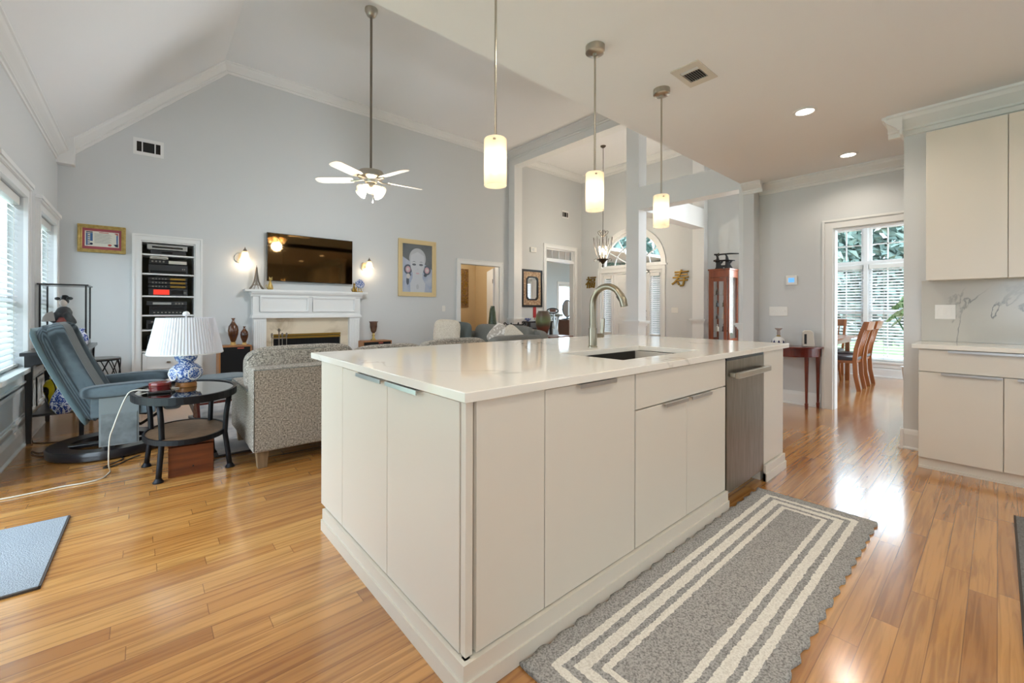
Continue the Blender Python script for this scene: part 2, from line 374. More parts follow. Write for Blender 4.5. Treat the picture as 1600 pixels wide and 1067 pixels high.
GRASS = mat('lawn', (130, 170, 100), .9, noise=(3, (100, 140, 80)))

# ---------------------------------------------------------------- the setting
LX, FY, BY = -.79, 7.46, -2.6            # window wall, fireplace wall, rear wall
ZK, ZG, YK = 2.82, 4.78, 2.21            # kitchen ceiling, high ceiling, where the kitchen ceiling ends
XB, XD, XW = 6.38, 9.0, 6.15             # beam line, front-door wall, kitchen end wall
struct('floor', MB().box(-.95, 14.6, -2.8, 11.3, -.1, 0), OAK)
struct('ceiling', MB().box(LX-.15, 6.1, BY, YK, ZK, ZK+.12).box(6.1, 10, BY, 2.2, ZK, ZK+.12).box(6.63, 9.96, 2.2, 2.41, ZK, ZK+.12), CEIL)
struct('ceiling', MB().prism([(LX-.15, 2.95), (.88, ZG), (XD+.2, ZG), (XD+.2, ZG+.15), (.82, ZG+.15), (LX-.15, 3.16)], 'y', YK, FY+.15), CEIL)
struct('wall_kitchen_upper', MB().box(LX, XD, YK-.12, YK, ZK+.005, ZG), WALL)
# left wall: two blinds windows, patio door and an added side window beyond the frame
struct('wall_left', slab([(BY, -.06), (FY, -.06), (FY, 3.12), (BY, 3.12)],
    [rect(4.6, 5.55, .66, 2.13), rect(6.18, 7.19, .66, 2.13), rect(2.35, 4.15, .02, 2.1), rect(-1.4, .0, .95, 2.1)], 'x', LX-.15, LX), WALL)
struct('wall_far', slab([(LX-.15, -.06), (XD+.15, -.06), (XD+.15, ZG), (.88, ZG), (LX-.15, 2.97)],
    [rect(5.04, 6.10, -.03, 2.145), rect(7.62, 8.69, -.03, 2.735), rect(-.033, .546, .02, 2.075)], 'y', FY, FY+.14), WALL)
AY, AZ = 5.92, 2.25                       # arch centre and spring line
archhole = [(5.08, -.03), (6.80, -.03), (6.80, 2.12), (5.08, 2.12)]
fan = arc(AY, AZ, .84, 0, math.pi, 24)
struct('wall_foyer', slab(rect(2.2, FY, -.06, ZG), [archhole, fan, rect(2.6, 3.35, .6, 3.8)], 'x', XD, XD+.15), WALL)
struct('wall_back', slab(rect(LX-.15, 6.3, 0, ZK), [rect(1.9, 3.0, 1.1, 2.1)], 'y', BY-.15, BY), WALL)  # the window opening here is added to let in frontal fill
struct('wall_kitchen_right', MB().box(4.89, 5.03, BY, .53, 0, ZK), WALL)
struct('wall_kitchen_end', slab([(BY, -.06), (2.08, -.06), (2.08, ZK), (BY, ZK)], [rect(.2, 1.28, -.03, 2.135)], 'x', XW, XW+.13), WALL)
struct('wall_pier', MB().box(5.96, 6.4, 2.08, YK, 0, ZK), WALL)
struct('wall_nook_left', MB().box(6.63, XD+1.0, 2.40, 2.48, 0, ZG).box(6.3, 6.38, 2.2, 2.22, 0, ZG), WALL)
struct('wall_nook_far', slab(rect(-1.7, 2.4, 0, ZK), [rect(1.60, 2.12, .28, 2.68), rect(.52, 1.53, .28, 2.68), rect(-.6, .45, .28, 2.68)], 'x', 9.8, 9.95), WALL)
struct('wall_nook_right', slab(rect(6.28, 9.95, 0, ZK), [rect(6.6, 8.6, .6, 2.2)], 'y', -1.75, -1.6), WALL)
# bike room and hall beyond the two doorways
struct('wall_study_far', slab(rect(6.8, 14.5, 0, 3), [rect(11.93, 12.76, .2, 2.15)], 'y', 11.0, 11.1), GREY)
struct('wall_study_left', MB().box(6.8, 6.9, FY+.14, 11, 0, 3), GREY)
struct('wall_study_right', MB().box(14.4, 14.5, FY+.14, 11, 0, 3), GREY)
struct('ceiling_study', MB().box(6.8, 14.5, FY+.14, 11.1, 2.95, 3.05), CEIL)
struct('wall_hall_far', MB().box(4.3, 6.8, 9.2, 9.3, 0, 2.7), TAN)
struct('wall_hall_left', MB().box(4.3, 4.4, FY+.14, 9.2, 0, 2.7), TAN)
struct('wall_hall_right', MB().box(6.7, 6.8, FY+.14, 9.2, 0, 2.7), TAN)
struct('ceiling_hall', MB().box(4.3, 6.8, FY+.14, 9.3, 2.6, 2.7), CEIL)

# beam, headers, columns
CROWN = [(0, 0), (.13, 0), (.13, .022), (.115, .03), (.10, .055), (.055, .095), (.035, .115), (.035, .13), (.018, .135), (.018, .17), (0, .175)]
def crown(A, B, out, down=(0, 0, 1), sc=1, mb=None):
    d = Vector(down); d = -d if d.z > 0 else d
    return (mb or MB()).sweep([(p[0]*sc-.004, p[1]*sc-.003) for p in CROWN], A, B, out, d)
struct('trim_beam_great_room', crown((XB, YK, ZG), (XB, FY, ZG), (-1, 0, 0)).box(XB, 6.62, YK, FY, 4.47, ZG), TRIM)
struct('trim_header_great_room', MB().box(XB, 6.62, YK, 4.04, 2.89, 3.27), TRIM)
struct('trim_header_foyer', MB().box(6.62, 8.84, 4.04, 4.28, 2.89, 3.29), TRIM)
def column(name, x0, x1, y0, y1, z1, half=None):
    m = MB().box(x0, x1, y0, y1, 0, z1)
    for e, za, zb in ((.012, .895, .912), (.02, .912, .932), (.034, .932, .955), (.05, .955, .985)):
        m.box(x0-e, x1+e, y0-e, y1+e, za, zb)
    m.box(x0-.02, x1+.02, y0-.02, y1+.02, 0, .15).box(x0-.012, x1+.012, y0-.012, y1+.012, .15, .17)
    return struct(name, m, TRIM)
column('trim_column_foyer_corner', XB, 6.62, 4.04, 4.285, ZG)
column('trim_pilaster_front_door', 8.83, XD-.001, 4.04, 4.285, ZG)
column('trim_pilaster_kitchen', XB, 6.62, YK+.001, 2.42, 2.89)
column('trim_pilaster_fireplace', XB, 6.62, 7.26, FY-.001, 4.47)
# crown mouldings
sl = Vector((.88+.79, 0, ZG-3.11)).normalized(); nrm = Vector((sl.z, 0, -sl.x))
struct('trim_1', crown((LX, BY, 3.085), (LX, FY, 3.085), (1, 0, 0), sc=.85).box(LX, -.64, 7.33, FY, 2.905, 3.245), TRIM)
struct('trim_2', crown((-.76, FY, 3.14), (.88, FY, ZG), (0, -1, 0), (nrm.x, 0, nrm.z), sc=.82), TRIM)
struct('trim_3', crown((.84, FY, ZG), (XB, FY, ZG), (0, -1, 0), sc=.88), TRIM)
struct('trim_4', crown((6.62, FY, ZG), (XD, FY, ZG), (0, -1, 0)), TRIM)
struct('trim_5', crown((XD, 4.28, ZG), (XD, FY, ZG), (-1, 0, 0)), TRIM)
struct('trim_6', crown((XW, .0, ZK), (XW, 2.08, ZK), (-1, 0, 0), sc=.8), TRIM)
struct('trim_7', crown((5.96, 1.98, ZK), (5.96, YK, ZK), (-1, 0, 0), sc=.8), TRIM)
struct('trim_8', crown((4.89, BY, ZK), (4.89, .63, ZK), (-1, 0, 0)).sweep(CROWN, (4.78, .53, ZK), (5.03, .53, ZK), (0, 1, 0), (0, 0, -1)), TRIM)
# baseboards
BASE = [(-.003, 0.0005), (.032, 0.0005), (.032, .012), (.018, .022), (.018, .125), (.012, .15), (.006, .165), (-.003, .165)]
def base(name, segs):
    m = MB()
    for A, B, out in segs: m.sweep(BASE, (A[0], A[1], 0), (B[0], B[1], 0), (out[0], out[1], 0), (0, 0, 1))
    return struct(name, m, TRIM)
base('baseboard_left', [((LX, 4.25), (LX, FY), (1, 0))])
base('baseboard_far', [((-.77, FY), (-.1, FY), (0, -1)), ((.62, FY), (1.24, FY), (0, -1)), ((2.86, FY), (4.94, FY), (0, -1)), ((6.65, FY), (7.52, FY), (0, -1))])
base('baseboard_kitchen_end', [((XW, 1.40), (XW, 2.06), (-1, 0)), ((5.96, 2.08), (5.96, YK), (-1, 0))])
base('baseboard_kitchen_right', [((4.89, .41), (4.89, .55), (-1, 0)), ((4.86, .53), (5.05, .53), (0, 1))])
base('baseboard_nook', [((9.8, -1.6), (9.8, 2.2), (-1, 0))])
base('baseboard_foyer', [((XD, 2.4), (XD, 4.98), (-1, 0)), ((XD, 6.9), (XD, FY), (-1, 0))])

def casing(name, axis, at, out, a0, a1, z0, z1, w=.1, t=.022, head=0, apron=False):
    """flat casing with a raised outer bead round an opening; out = side it stands on"""
    m = MB()
    def b(u0, u1, v0, v1, d):
        lo, hi = sorted((at, at+out*d))
        (m.box(lo, hi, u0, u1, v0, v1) if axis == 'x' else m.box(u0, u1, lo, hi, v0, v1))
    for d, i, o in ((t, 0, w), (t+.012, w-.025, w-.0015), (t+.006, .0015, .012)):
        b(a0-o, a0-i, z0, z1+o, d); b(a1+i, a1+o, z0, z1+o, d); b(a0-i, a1+i, z1+i, z1+o, d)
    if head: b(a0-w-.02, a1+w+.02, z1+w, z1+w+.035, t+.03); b(a0-w-.008, a1+w+.008, z1+w-.02, z1+w, t+.018)
    if apron: b(a0-w-.03, a1+w+.03, z0-.035, z0, .06); b(a0-w, a1+w, z0-.11, z0-.035, t); b(a0-w, a1+w, z0-.125, z0-.11, t+.012)
    return struct(name, m, TRIM)
def blind(name, label, axis, at, a0, a1, z0, z1, tilt, pitch=.047, group='white slatted window blinds', inner=1):
    t = thing(name, label, 'blind', (at, (a0+a1)/2, z0) if axis == 'x' else ((a0+a1)/2, at, z0), 0, group)
    w = a1-a0; n = int((z1-z0-.08)/pitch); s = MB(); rad = R(tilt)
    for i in range(n):
        z = .045+i*pitch; dx, dz = .024*math.cos(rad), .024*math.sin(rad)
        if axis == 'x': v = [(-dx, -w/2, z-dz), (dx, -w/2, z+dz), (dx, w/2, z+dz), (-dx, w/2, z-dz)]
        else: v = [(-w/2, -dx, z-dz), (-w/2, dx, z+dz), (w/2, dx, z+dz), (w/2, -dx, z-dz)]
        vv = v+[(p[0], p[1], p[2]+.003) for p in v]
        s.add(vv, [(0, 1, 2, 3), (4, 7, 6, 5), (0, 4, 5, 1), (1, 5, 6, 2), (2, 6, 7, 3), (3, 7, 4, 0)])
    put('slats', s, SLAT, t)
    h = MB(); c = MB(); H = z1-z0
    bx = (lambda m, d, u0, u1, v0, v1: m.box(-d, d, u0, u1, v0, v1)) if axis == 'x' else (lambda m, d, u0, u1, v0, v1: m.box(u0, u1, -d, d, v0, v1))
    bx(h, .03, -w/2, w/2, H-.07, H); put('valance', h, PLASTIC, t)
    bx(c, .022, -w/2, w/2, .0, .022); put('bottom_rail', c, PLASTIC, t)
    k = MB()
    for u in (-w*.3, w*.3):
        for d in (-.026, .026):
            if axis == 'x': k.tube([(d, u, .02), (d, u, H-.05)], .0018, 4)
            else: k.tube([(u, d, .02), (u, d, H-.05)], .0018, 4)
    put('ladder_cord', k, CORDW, t)
    return t
def window(n, axis, lo, hi, a0, a1, z0, z1, rails=(), muntz=(), munta=(), fw=.045):
    """sash frame and one sheet of glass between two depths"""
    r = sroot('window_%d' % n); f = MB(); g = MB(); mid = (lo+hi)/2
    bx = (lambda m, d0, d1, u0, u1, v0, v1: m.box(d0, d1, u0, u1, v0, v1)) if axis == 'x' else (lambda m, d0, d1, u0, u1, v0, v1: m.box(u0, u1, d0, d1, v0, v1))
    bx(f, lo, hi, a0, a0+fw, z0, z1); bx(f, lo, hi, a1-fw, a1, z0, z1); bx(f, lo, hi, a0+fw, a1-fw, z0, z0+fw); bx(f, lo, hi, a0+fw, a1-fw, z1-fw, z1)
    for z, h in rails: bx(f, lo, hi, a0+fw, a1-fw, z-h/2, z+h/2)
    put('window_frame', f, TRIM, r)
    q = MB()
    for z in muntz: bx(q, mid-.012, mid+.012, a0+fw, a1-fw, z-.009, z+.009)
    for a, za, zb in munta: bx(q, mid-.012, mid+.012, a-.009, a+.009, za, zb)
    if q.v: put('muntins', q, TRIM, r)
    bx(g, mid-.002, mid+.002, a0+fw, a1-fw, z0+fw, z1-fw); put('pane', g, PANE, r); return r
for n, a0, a1 in ((1, 4.6, 5.55), (2, 6.18, 7.19)):
    window(n, 'x', LX-.13, LX-.085, a0, a1, .66, 2.13, ((1.24, .05),), (), ((a0+.32, .7, 2.1), (a0+.64, .7, 2.1)))
    casing('trim_%d' % (8+n), 'x', LX, 1, a0, a1, .66, 2.13, .10, head=1, apron=True)
blind('window_blind', 'white slatted blind of the nearer left window, cut by the photo edge', 'x', LX-.05, 4.61, 5.54, .67, 2.125, -38)
blind('window_blind', 'white slatted blind of the narrow window behind the doll case', 'x', LX-.05, 6.19, 7.18, .67, 2.125, -38)
# wainscot frames under the left windows
m = MB()
for a0, a1, z0, z1 in ((4.55, 5.62, .22, .5), (5.76, 5.98, .22, .5), (6.12, 7.26, .22, .5)):
    for w, d in ((.035, .012), (.018, .02)):
        m.box(LX, LX+d, a0, a1, z0, z0+w); m.box(LX, LX+d, a0, a1, z1-w, z1); m.box(LX, LX+d, a0, a0+w, z0+w, z1-w); m.box(LX, LX+d, a1-w, a1, z0+w, z1-w)
m.box(LX, LX+.03, 5.68, 6.06, .545, .60).box(LX, LX+.045, 5.68, 6.06, .60, .625)
struct('trim_wainscot_left', m, TRIM)
casing('trim_door_hall', 'y', FY, -1, 5.04, 6.10, 0, 2.145, .1)
casing('trim_door_study', 'y', FY, -1, 7.62, 8.69, 0, 2.735, .1)
casing('trim_door_nook', 'x', XW, -1, .2, 1.28, 0, 2.135, .105, head=0)
m = MB()
for x0, x1, y0, y1, h in ((5.04, 5.055, FY, FY+.14, 2.145), (6.085, 6.10, FY, FY+.14, 2.145), (7.62, 7.64, FY, FY+.14, 2.735), (8.67, 8.69, FY, FY+.14, 2.735)): m.box(x0, x1, y0, y1, 0, h)
m.box(7.64, 8.67, FY, FY+.14, 2.40, 2.46).box(XW, XW+.13, 1.265, 1.28, 0, 2.135).box(XW, XW+.13, .215, 1.265, 2.12, 2.135)
struct('trim_door_jambs', m, TRIM)
window(3, 'y', FY+.045, FY+.085, 7.64, 8.67, 2.46, 2.735, (), (), ((7.9, 2.5, 2.7), (8.155, 2.5, 2.7), (8.41, 2.5, 2.7)), .03)
# front door, sidelights, arch window
f = MB()
for y in (5.08, 5.42, 6.44, 6.76): f.box(XD+.02, XD+.13, y, y+.04, 0, 2.12)
f.box(XD+.02, XD+.13, 5.12, 6.76, 2.06, 2.12); f.box(XD+.02, XD+.13, 5.12, 5.42, 0, .55); f.box(XD+.02, XD+.13, 6.48, 6.76, 0, .55)
struct('trim_front_door_frame', f, TRIM)
casing('trim_front_door', 'x', XD, -1, 5.08, 6.80, 0, 2.12, .09)
d = sroot('door_1'); put('door_leaf', slab(rect(5.465, 6.435, .01, 2.055), [], 'x', XD+.05, XD+.095), TRIM, d)
pm = MB()
for a0, a1, z0, z1 in ((5.58, 5.9, .2, .85), (6.0, 6.32, .2, .85), (5.58, 5.9, 1.0, 1.9), (6.0, 6.32, 1.0, 1.9)):
    for w, e in ((.03, .012),):
        pm.box(XD+.05-e, XD+.05, a0, a1, z0, z0+w); pm.box(XD+.05-e, XD+.05, a0, a1, z1-w, z1); pm.box(XD+.05-e, XD+.05, a0, a0+w, z0+w, z1-w); pm.box(XD+.05-e, XD+.05, a1-w, a1, z0+w, z1-w)
put('panel_molding', pm, TRIM, d)
put('door_knob', MB().ell((XD+.0, 5.53, 1.0), .032).tube([(XD+.0, 5.53, 1.0), (XD+.05, 5.53, 1.0)], .014).ell((XD+.035, 5.53, 1.15), (.012, .026, .026)), BRONZE, d, smooth=True)
for n, a0, a1 in ((4, 5.12, 5.42), (5, 6.48, 6.76)):
    window(n, 'x', XD+.05, XD+.09, a0, a1, .55, 2.06, (), (), (), .05)
blind('window_blind', 'narrow white blind in the sidelight right of the front door', 'x', XD+.03, 5.15, 5.39, .58, 2.04, 52, .05)
blind('window_blind', 'narrow white blind in the sidelight behind the faucet arch', 'x', XD+.03, 6.51, 6.73, .58, 2.04, 52, .05)
w6 = sroot('window_6'); fr = MB(); mu = MB()
o, i = arc(AY, AZ, .84, 0, math.pi, 24), arc(AY, AZ, .79, 0, math.pi, 24)
slab(o+i[::-1], [], 'x', XD+.03, XD+.1, fr); fr.box(XD+.03, XD+.1, AY-.80, AY+.80, AZ, AZ+.05); put('window_frame', fr, TRIM, w6)
def bar(p, q, w=.022):
    d = Vector((q[0]-p[0], q[1]-p[1])).normalized(); nn = Vector((-d.y, d.x))*w/2
    slab([(p[0]+nn.x, p[1]+nn.y), (q[0]+nn.x, q[1]+nn.y), (q[0]-nn.x, q[1]-nn.y), (p[0]-nn.x, p[1]-nn.y)], [], 'x', XD+.05, XD+.075, mu)
for k in range(1, 6):
    a = math.pi*k/6; bar((AY+.18*math.cos(a), AZ+.18*math.sin(a)), (AY+.79*math.cos(a), AZ+.79*math.sin(a)))
for rr in (.18, .5): slab(arc(AY, AZ, rr+.011, 0, math.pi, 20)+arc(AY, AZ, rr-.011, 0, math.pi, 20)[::-1], [], 'x', XD+.05, XD+.075, mu)
put('muntins', mu, TRIM, w6)
put('pane', slab(arc(AY, AZ, .8, 0, math.pi, 24), [], 'x', XD+.06, XD+.064), PANE, w6)
am = slab(arc(AY, AZ, .94, 0, math.pi, 24)+arc(AY, AZ, .84, 0, math.pi, 24)[::-1], [], 'x', XD-.03, XD); am.box(XD-.034, XD, AY-.97, AY+.97, AZ-.035, AZ)
struct('trim_arch_window', am, TRIM)
# nook windows with transoms and blinds; the third, out of view, is added for light
for n, a0, a1, cols in ((7, 1.60, 2.12, 2), (8, .52, 1.53, 4), (9, -.6, .45, 4)):
    st = [(a0+(a1-a0)*k/cols, 2.09, 2.65) for k in range(1, cols)]
    window(n, 'x', 9.86, 9.91, a0, a1, .28, 2.68, ((2.03, .08), (1.16, .06)), (2.36,), st+[(s[0], .3, 2.0) for s in st], .04)
m = MB()
for y in (1.53, .45): m.box(9.765, 9.8, y+.005, y+.065, .28, 2.68)
m.box(9.77, 9.8, -.7, 2.2, 2.68, 2.78).box(9.755, 9.8, -.7, 2.2, 2.0, 2.055).box(9.74, 9.8, -.7, 2.2, .245, .28).box(9.775, 9.8, -.7, 2.2, .17, .245)
struct('trim_nook_windows', m, TRIM)
for a0, a1, lb in ((1.61, 2.11, 'white slatted blind of the dining nook window behind the chair backs'), (.53, 1.52, 'white slatted blind of the dining nook window behind the potted plant')):
    blind('window_blind', lb, 'x', 9.83, a0, a1, .29, 1.99, 30, .052)
window(10, 'y', 11.03, 11.07, 11.93, 12.76, .2, 2.15, ((1.2, .05),))
casing('trim_study_window', 'y', 11.0, -1, 11.93, 12.76, .2, 2.15, .1)
blind('window_blind', 'white slatted blind in the blue-grey room behind the exercise bike', 'y', 11.0, 11.94, 12.75, .22, 2.13, 35)
# openings beyond the frame: patio door, side and rear windows added for fill light, dining room window
window(11, 'x', LX-.12, LX-.07, 2.35, 4.15, .02, 2.1, (), (), (), .07)
window(12, 'x', LX-.12, LX-.07, -1.4, .0, .95, 2.1, ((1.5, .05),))
window(13, 'y', BY-.12, BY-.07, 1.9, 3.0, 1.1, 2.1, ((1.6, .05),))
window(14, 'x', XD+.05, XD+.10, 2.6, 3.35, .6, 3.8, ((2.2, .06),))
casing('trim_patio_door', 'x', LX, 1, 2.35, 4.15, 0, 2.1, .1)
# hall door leaf, opened into the hall
d = sroot('door_2', (6.085, FY+.145, 0)); d.rotation_euler = (0, 0, R(-29)); put('door_leaf', MB().box(-.037, 0, 0, .95, .01, 2.12), TRIM, d)
put('door_hinge', MB().box(-.045, -.037, .02, .05, 1.78, 1.87).box(-.045, -.037, .02, .05, .3, .39).box(-.045, -.037, .02, .05, 1.0, 1.09), BRONZE, d)
# outdoors, seen through the glass
struct('ground_outside', MB().box(9.96, 30, -14, 20, -.5, -.4).box(-25, -.96, -14, 20, -.5, -.4), GRASS)
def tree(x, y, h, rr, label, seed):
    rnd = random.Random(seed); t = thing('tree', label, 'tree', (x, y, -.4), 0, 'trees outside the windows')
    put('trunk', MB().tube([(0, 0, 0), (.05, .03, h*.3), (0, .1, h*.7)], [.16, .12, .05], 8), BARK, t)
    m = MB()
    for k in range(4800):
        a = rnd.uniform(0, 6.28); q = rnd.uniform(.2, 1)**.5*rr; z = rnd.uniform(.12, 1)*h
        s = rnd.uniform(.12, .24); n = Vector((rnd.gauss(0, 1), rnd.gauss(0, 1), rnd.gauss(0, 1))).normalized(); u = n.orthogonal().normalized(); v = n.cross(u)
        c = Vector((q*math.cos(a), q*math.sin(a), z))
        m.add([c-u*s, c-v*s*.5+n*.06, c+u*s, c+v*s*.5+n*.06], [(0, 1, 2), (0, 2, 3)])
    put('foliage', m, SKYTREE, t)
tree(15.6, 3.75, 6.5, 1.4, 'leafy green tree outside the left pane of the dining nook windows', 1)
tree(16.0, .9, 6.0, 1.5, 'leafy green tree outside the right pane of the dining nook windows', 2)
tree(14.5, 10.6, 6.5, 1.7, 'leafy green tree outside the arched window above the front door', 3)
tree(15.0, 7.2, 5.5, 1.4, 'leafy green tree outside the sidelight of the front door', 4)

# ---------------------------------------------------------------- kitchen island (front face Y 1.05, end face X .73)
def pull(parent, u0, u1, at, z, axis='y', out=-1):
    """edge pull: thin folded aluminium lip along the top of a door"""
    m = MB()
    lo, hi = sorted((at+out*.002, at+out*.022)); l2, h2 = sorted((at+out*.018, at+out*.022))
    if axis == 'y': m.box(u0, u1, lo, hi, z-.003, z).box(u0, u1, l2, h2, z-.016, z-.003)
    else: m.box(lo, hi, u0, u1, z-.003, z).box(l2, h2, u0, u1, z-.016, z-.003)
    return put('handle', m, ALU, parent)
IZ0, IZ1 = .112, .886
t = thing('island_cabinet', 'white end cabinet of the kitchen island with two plain doors facing the living room', 'cabinet', (.73, 1.05, 0))
def L(mb, *a): return mb            # geometry below is in the thing's own coordinates
put('body', MB().box(.022, .335, .022, 1.365, .0, IZ1), CAB, t)
put('filler_panel', MB().box(0, .02, 1.045, 1.367, IZ0, IZ1), CAB, t, bev=.002)
put('corner_post', MB().box(.004, .03, .004, .03, IZ0, IZ1), CAB, t)
put('side_panel', MB().box(.042, .338, 0, .02, IZ0, IZ1), CAB, t, bev=.002)
for y0, y1, h0, h1 in ((.032, .541, .27, .52), (.544, 1.042, .565, .82)):
    d = put('door', MB().box(0, .02, y0, y1, IZ0, IZ1-.004), CAB, t, bev=.002); pull(d, h0, h1, 0, IZ1-.001, 'x', -1)
t = thing('pullout_cabinet', 'tall single-door white base cabinet beside the island corner panel', 'cabinet', (1.07, 1.05, 0))
put('body', MB().box(0, .568, .022, .6, 0, IZ1), CAB, t)
d = put('door', MB().box(.002, .562, 0, .02, IZ0, IZ1-.004), CAB, t, bev=.002); pull(d, .17, .40, 0, IZ1-.001)
t = thing('sink_cabinet', 'white sink base cabinet with a wide false drawer over two doors', 'cabinet', (1.64, 1.05, 0))
put('body', MB().box(0, .018, .022, .6, 0, IZ1).box(.918, .936, .022, .6, 0, IZ1).box(.018, .918, .022, .6, 0, .13).box(.018, .918, .022, .035, .5, IZ1), CAB, t)
put('drawer_front', MB().box(.002, .936, 0, .02, .724, IZ1-.004), CAB, t, bev=.002)
for a, b, h0, h1 in ((.002, .466, .225, .445), (.470, .936, .49, .715)):
    d = put('door', MB().box(a, b, 0, .02, IZ0, .718), CAB, t, bev=.002); pull(d, h0, h1, 0, .721)
t = thing('dishwasher', 'stainless steel dishwasher with bar handle built into the island', 'dishwasher', (2.585, 1.05, 0))
put('body', MB().box(.004, .6, .03, .6, .1, .875), BLACK, t)
put('door', MB().box(.003, .60, -.004, .028, .085, .868), STEEL, t, bev=.003)
put('control_strip', MB().box(.003, .60, .0, .028, .869, .884), BLACK, t)
h = MB().box(.035, .57, -.06, -.037, .765, .80).box(.035, .062, -.037, -.004, .77, .795).box(.543, .57, -.037, -.004, .77, .795)
put('handle', h, NICKEL, t, bev=.004)
put('toe_panel', MB().box(.01, .595, .075, .09, 0, .1), ALU, t)
t = thing('island_end_panel', 'white end panel of the island right of the dishwasher', 'cabinet', (3.19, 1.05, 0))
put('body', MB().box(.012, .40, .022, 1.3, 0, IZ1), CAB, t)
put('panel', MB().box(.01, .40, 0, .02, IZ0, IZ1-.004), CAB, t, bev=.002)
t = thing('island_plinth', 'white stepped base moulding round the foot of the island', 'moulding', (.73, 1.05, 0))
for nm, segs in (('front_molding', (((0, 1.853),), 'y')), ('front_molding', (((2.464, 2.865),), 'y')), ('end_molding', (((0, 1.30),), 'x'))):
    m = MB()
    for (a, b) in segs[0]:
        for e, z1 in ((.022, .055), (.014, .108)):
            if segs[1] == 'y': m.box(a-(e if a == 0 else 0), b, -e, .0, 0, z1)
            else: m.box(-e, 0, a, b, 0, z1)
    for (a, b) in segs[0]:
        if segs[1] == 'y': m.box(a, b, 0, .021, .098, .1075)
        else: m.box(0, .021, a, b, .098, .1075)
    put(nm, m, CAB, t)
HX0, HX1, HY0, HY1 = 1.78, 2.59, 1.21, 1.635      # sink opening
wt = slab(rect(.715, 3.66, 1.03, 2.56), [rect(HX0, HX1, HY0, HY1)], 'z', .888, .92)
tag(put('island_worktop', wt, QUARTZ, bev=.003), 'long white quartz worktop of the kitchen island with sink cut-out', 'worktop')
t = thing('kitchen_sink', 'undermount stainless steel sink set in the island worktop', 'sink', (2.185, 1.4225, .63))
w, dd = .415, .222
put('basin', MB().box(-w-.01, w+.01, -dd-.01, dd+.01, 0, .008).box(-w-.01, -w, -dd-.01, dd+.01, .008, .255).box(w, w+.01, -dd-.01, dd+.01, .008, .255)
    .box(-w, w, -dd-.01, -dd, .008, .255).box(-w, w, dd, dd+.01, .008, .255), SINKST, t)
put('drain', MB().lathe([(.045, .008), (.045, .012), (.03, .012), (.025, .009), (0, .009)], (0, .08, 0), 20), NICKEL, t, smooth=True)
t = thing('kitchen_faucet', 'tall gooseneck brushed nickel faucet on the island', 'faucet', (2.235, 1.755, .92))
r = .215; zt = .185
put('base', MB().lathe([(.031, 0), (.031, .008), (.027, .012), (.027, .125), (.0265, .127)], n=28), FAUCET, t, smooth=True)
gp = [(0, 0, .12), (0, 0, .22), (0, 0, .285)]+[(0, -.112+.112*math.cos(a), .285+.112*math.sin(a)) for a in [math.pi*k/14*.80 for k in range(1, 15)]]
put('spout', MB().tube(gp, [.022]*3+[.0205]*14, 18), FAUCET, t, smooth=True)
e = Vector(gp[-1]); dv = (e-Vector(gp[-2])).normalized()
sp = put('spray_head', MB().tube([e-dv*.01, e+dv*.02, e+dv*.045+Vector((0, 0, -.01)), e+dv*.07+Vector((0, .006, -.03))], [.021, .023, .0245, .023], 18), FAUCET, t, smooth=True)
put('spray_button', MB().cbox(e+dv*.03+Vector((0, .022, -.012)), (.014, .008, .04), rot=(R(-35), 0, 0)), BLACK, sp)
hm = MB().tube([(.02, 0, .075), (.102, 0, .075)], .0155, 16)
hd = put('handle', hm, FAUCET, t, smooth=True)
put('lever', MB().cbox((.103, 0, .125), (.013, .026, .13), rot=(0, R(7), 0)), FAUCET, hd, bev=.003)

# ---------------------------------------------------------------- right-hand run of kitchen cabinets
def base_unit(y1, w, label):
    t = thing('base_cabinet', label, 'cabinet', (4.35, y1, 0))
    put('body', MB().box(.021, .535, -w, 0, .085, .886).box(.05, .535, -w, 0, 0, .085), CAB, t)
    put('toe_molding', MB().box(.036, .05, -w, .0, 0, .085).box(.026, .036, -w, 0, 0, .018), CAB, t)
    d = put('drawer', MB().box(0, .02, -w+.002, -.002, .722, .88), CAB, t, bev=.002); pull(d, -w*.5-.26, -w*.5+.26, 0, .883, 'x')
    for a, b, h in ((-w/2+.002, -.002, (-.41, -.12)), (-w+.002, -w/2-.002, (-w/2-.35, -w/2-.06))):
        d = put('door', MB().box(0, .02, a, b, .085, .716), CAB, t, bev=.002); pull(d, h[0], h[1], 0, .719, 'x')
    return t
base_unit(.39, .83, 'white base cabinet with a wide drawer over two doors by the doorway wall')
base_unit(-.442, .83, 'white base cabinet beyond the right edge of the photo, next along the counter')
base_unit(-1.274, .83, 'white base cabinet at the far end of the counter behind the camera')
tag(put('kitchen_worktop', MB().box(4.33, 4.875, -2.58, .425, .888, .92), QUARTZ, bev=.003), 'white quartz worktop on the cabinets along the right wall', 'worktop')
struct('trim_backsplash', MB().box(4.872, 4.888, -2.58, .418, .921, 1.415), SPLASH)
def wall_unit(y1, w, label):
    t = thing('wall_cabinet', label, 'cabinet', (4.60, y1, 1.41))
    put('body', MB().box(.021, .287, -w, 0, .0, 1.15), CAB, t)
    for a, b in ((-w/2+.002, -.001), (-w+.001, -w/2-.002)):
        put('door', MB().box(0, .02, a, b, -.006, 1.148), CAB, t, bev=.002)
    return t
wall_unit(.372, .835, 'tall white flat-door wall cabinet above the marble backsplash')
wall_unit(-.466, .835, 'white flat-door wall cabinet beyond the right edge of the photo')
wall_unit(-1.304, .835, 'white flat-door wall cabinet at the far end behind the camera')
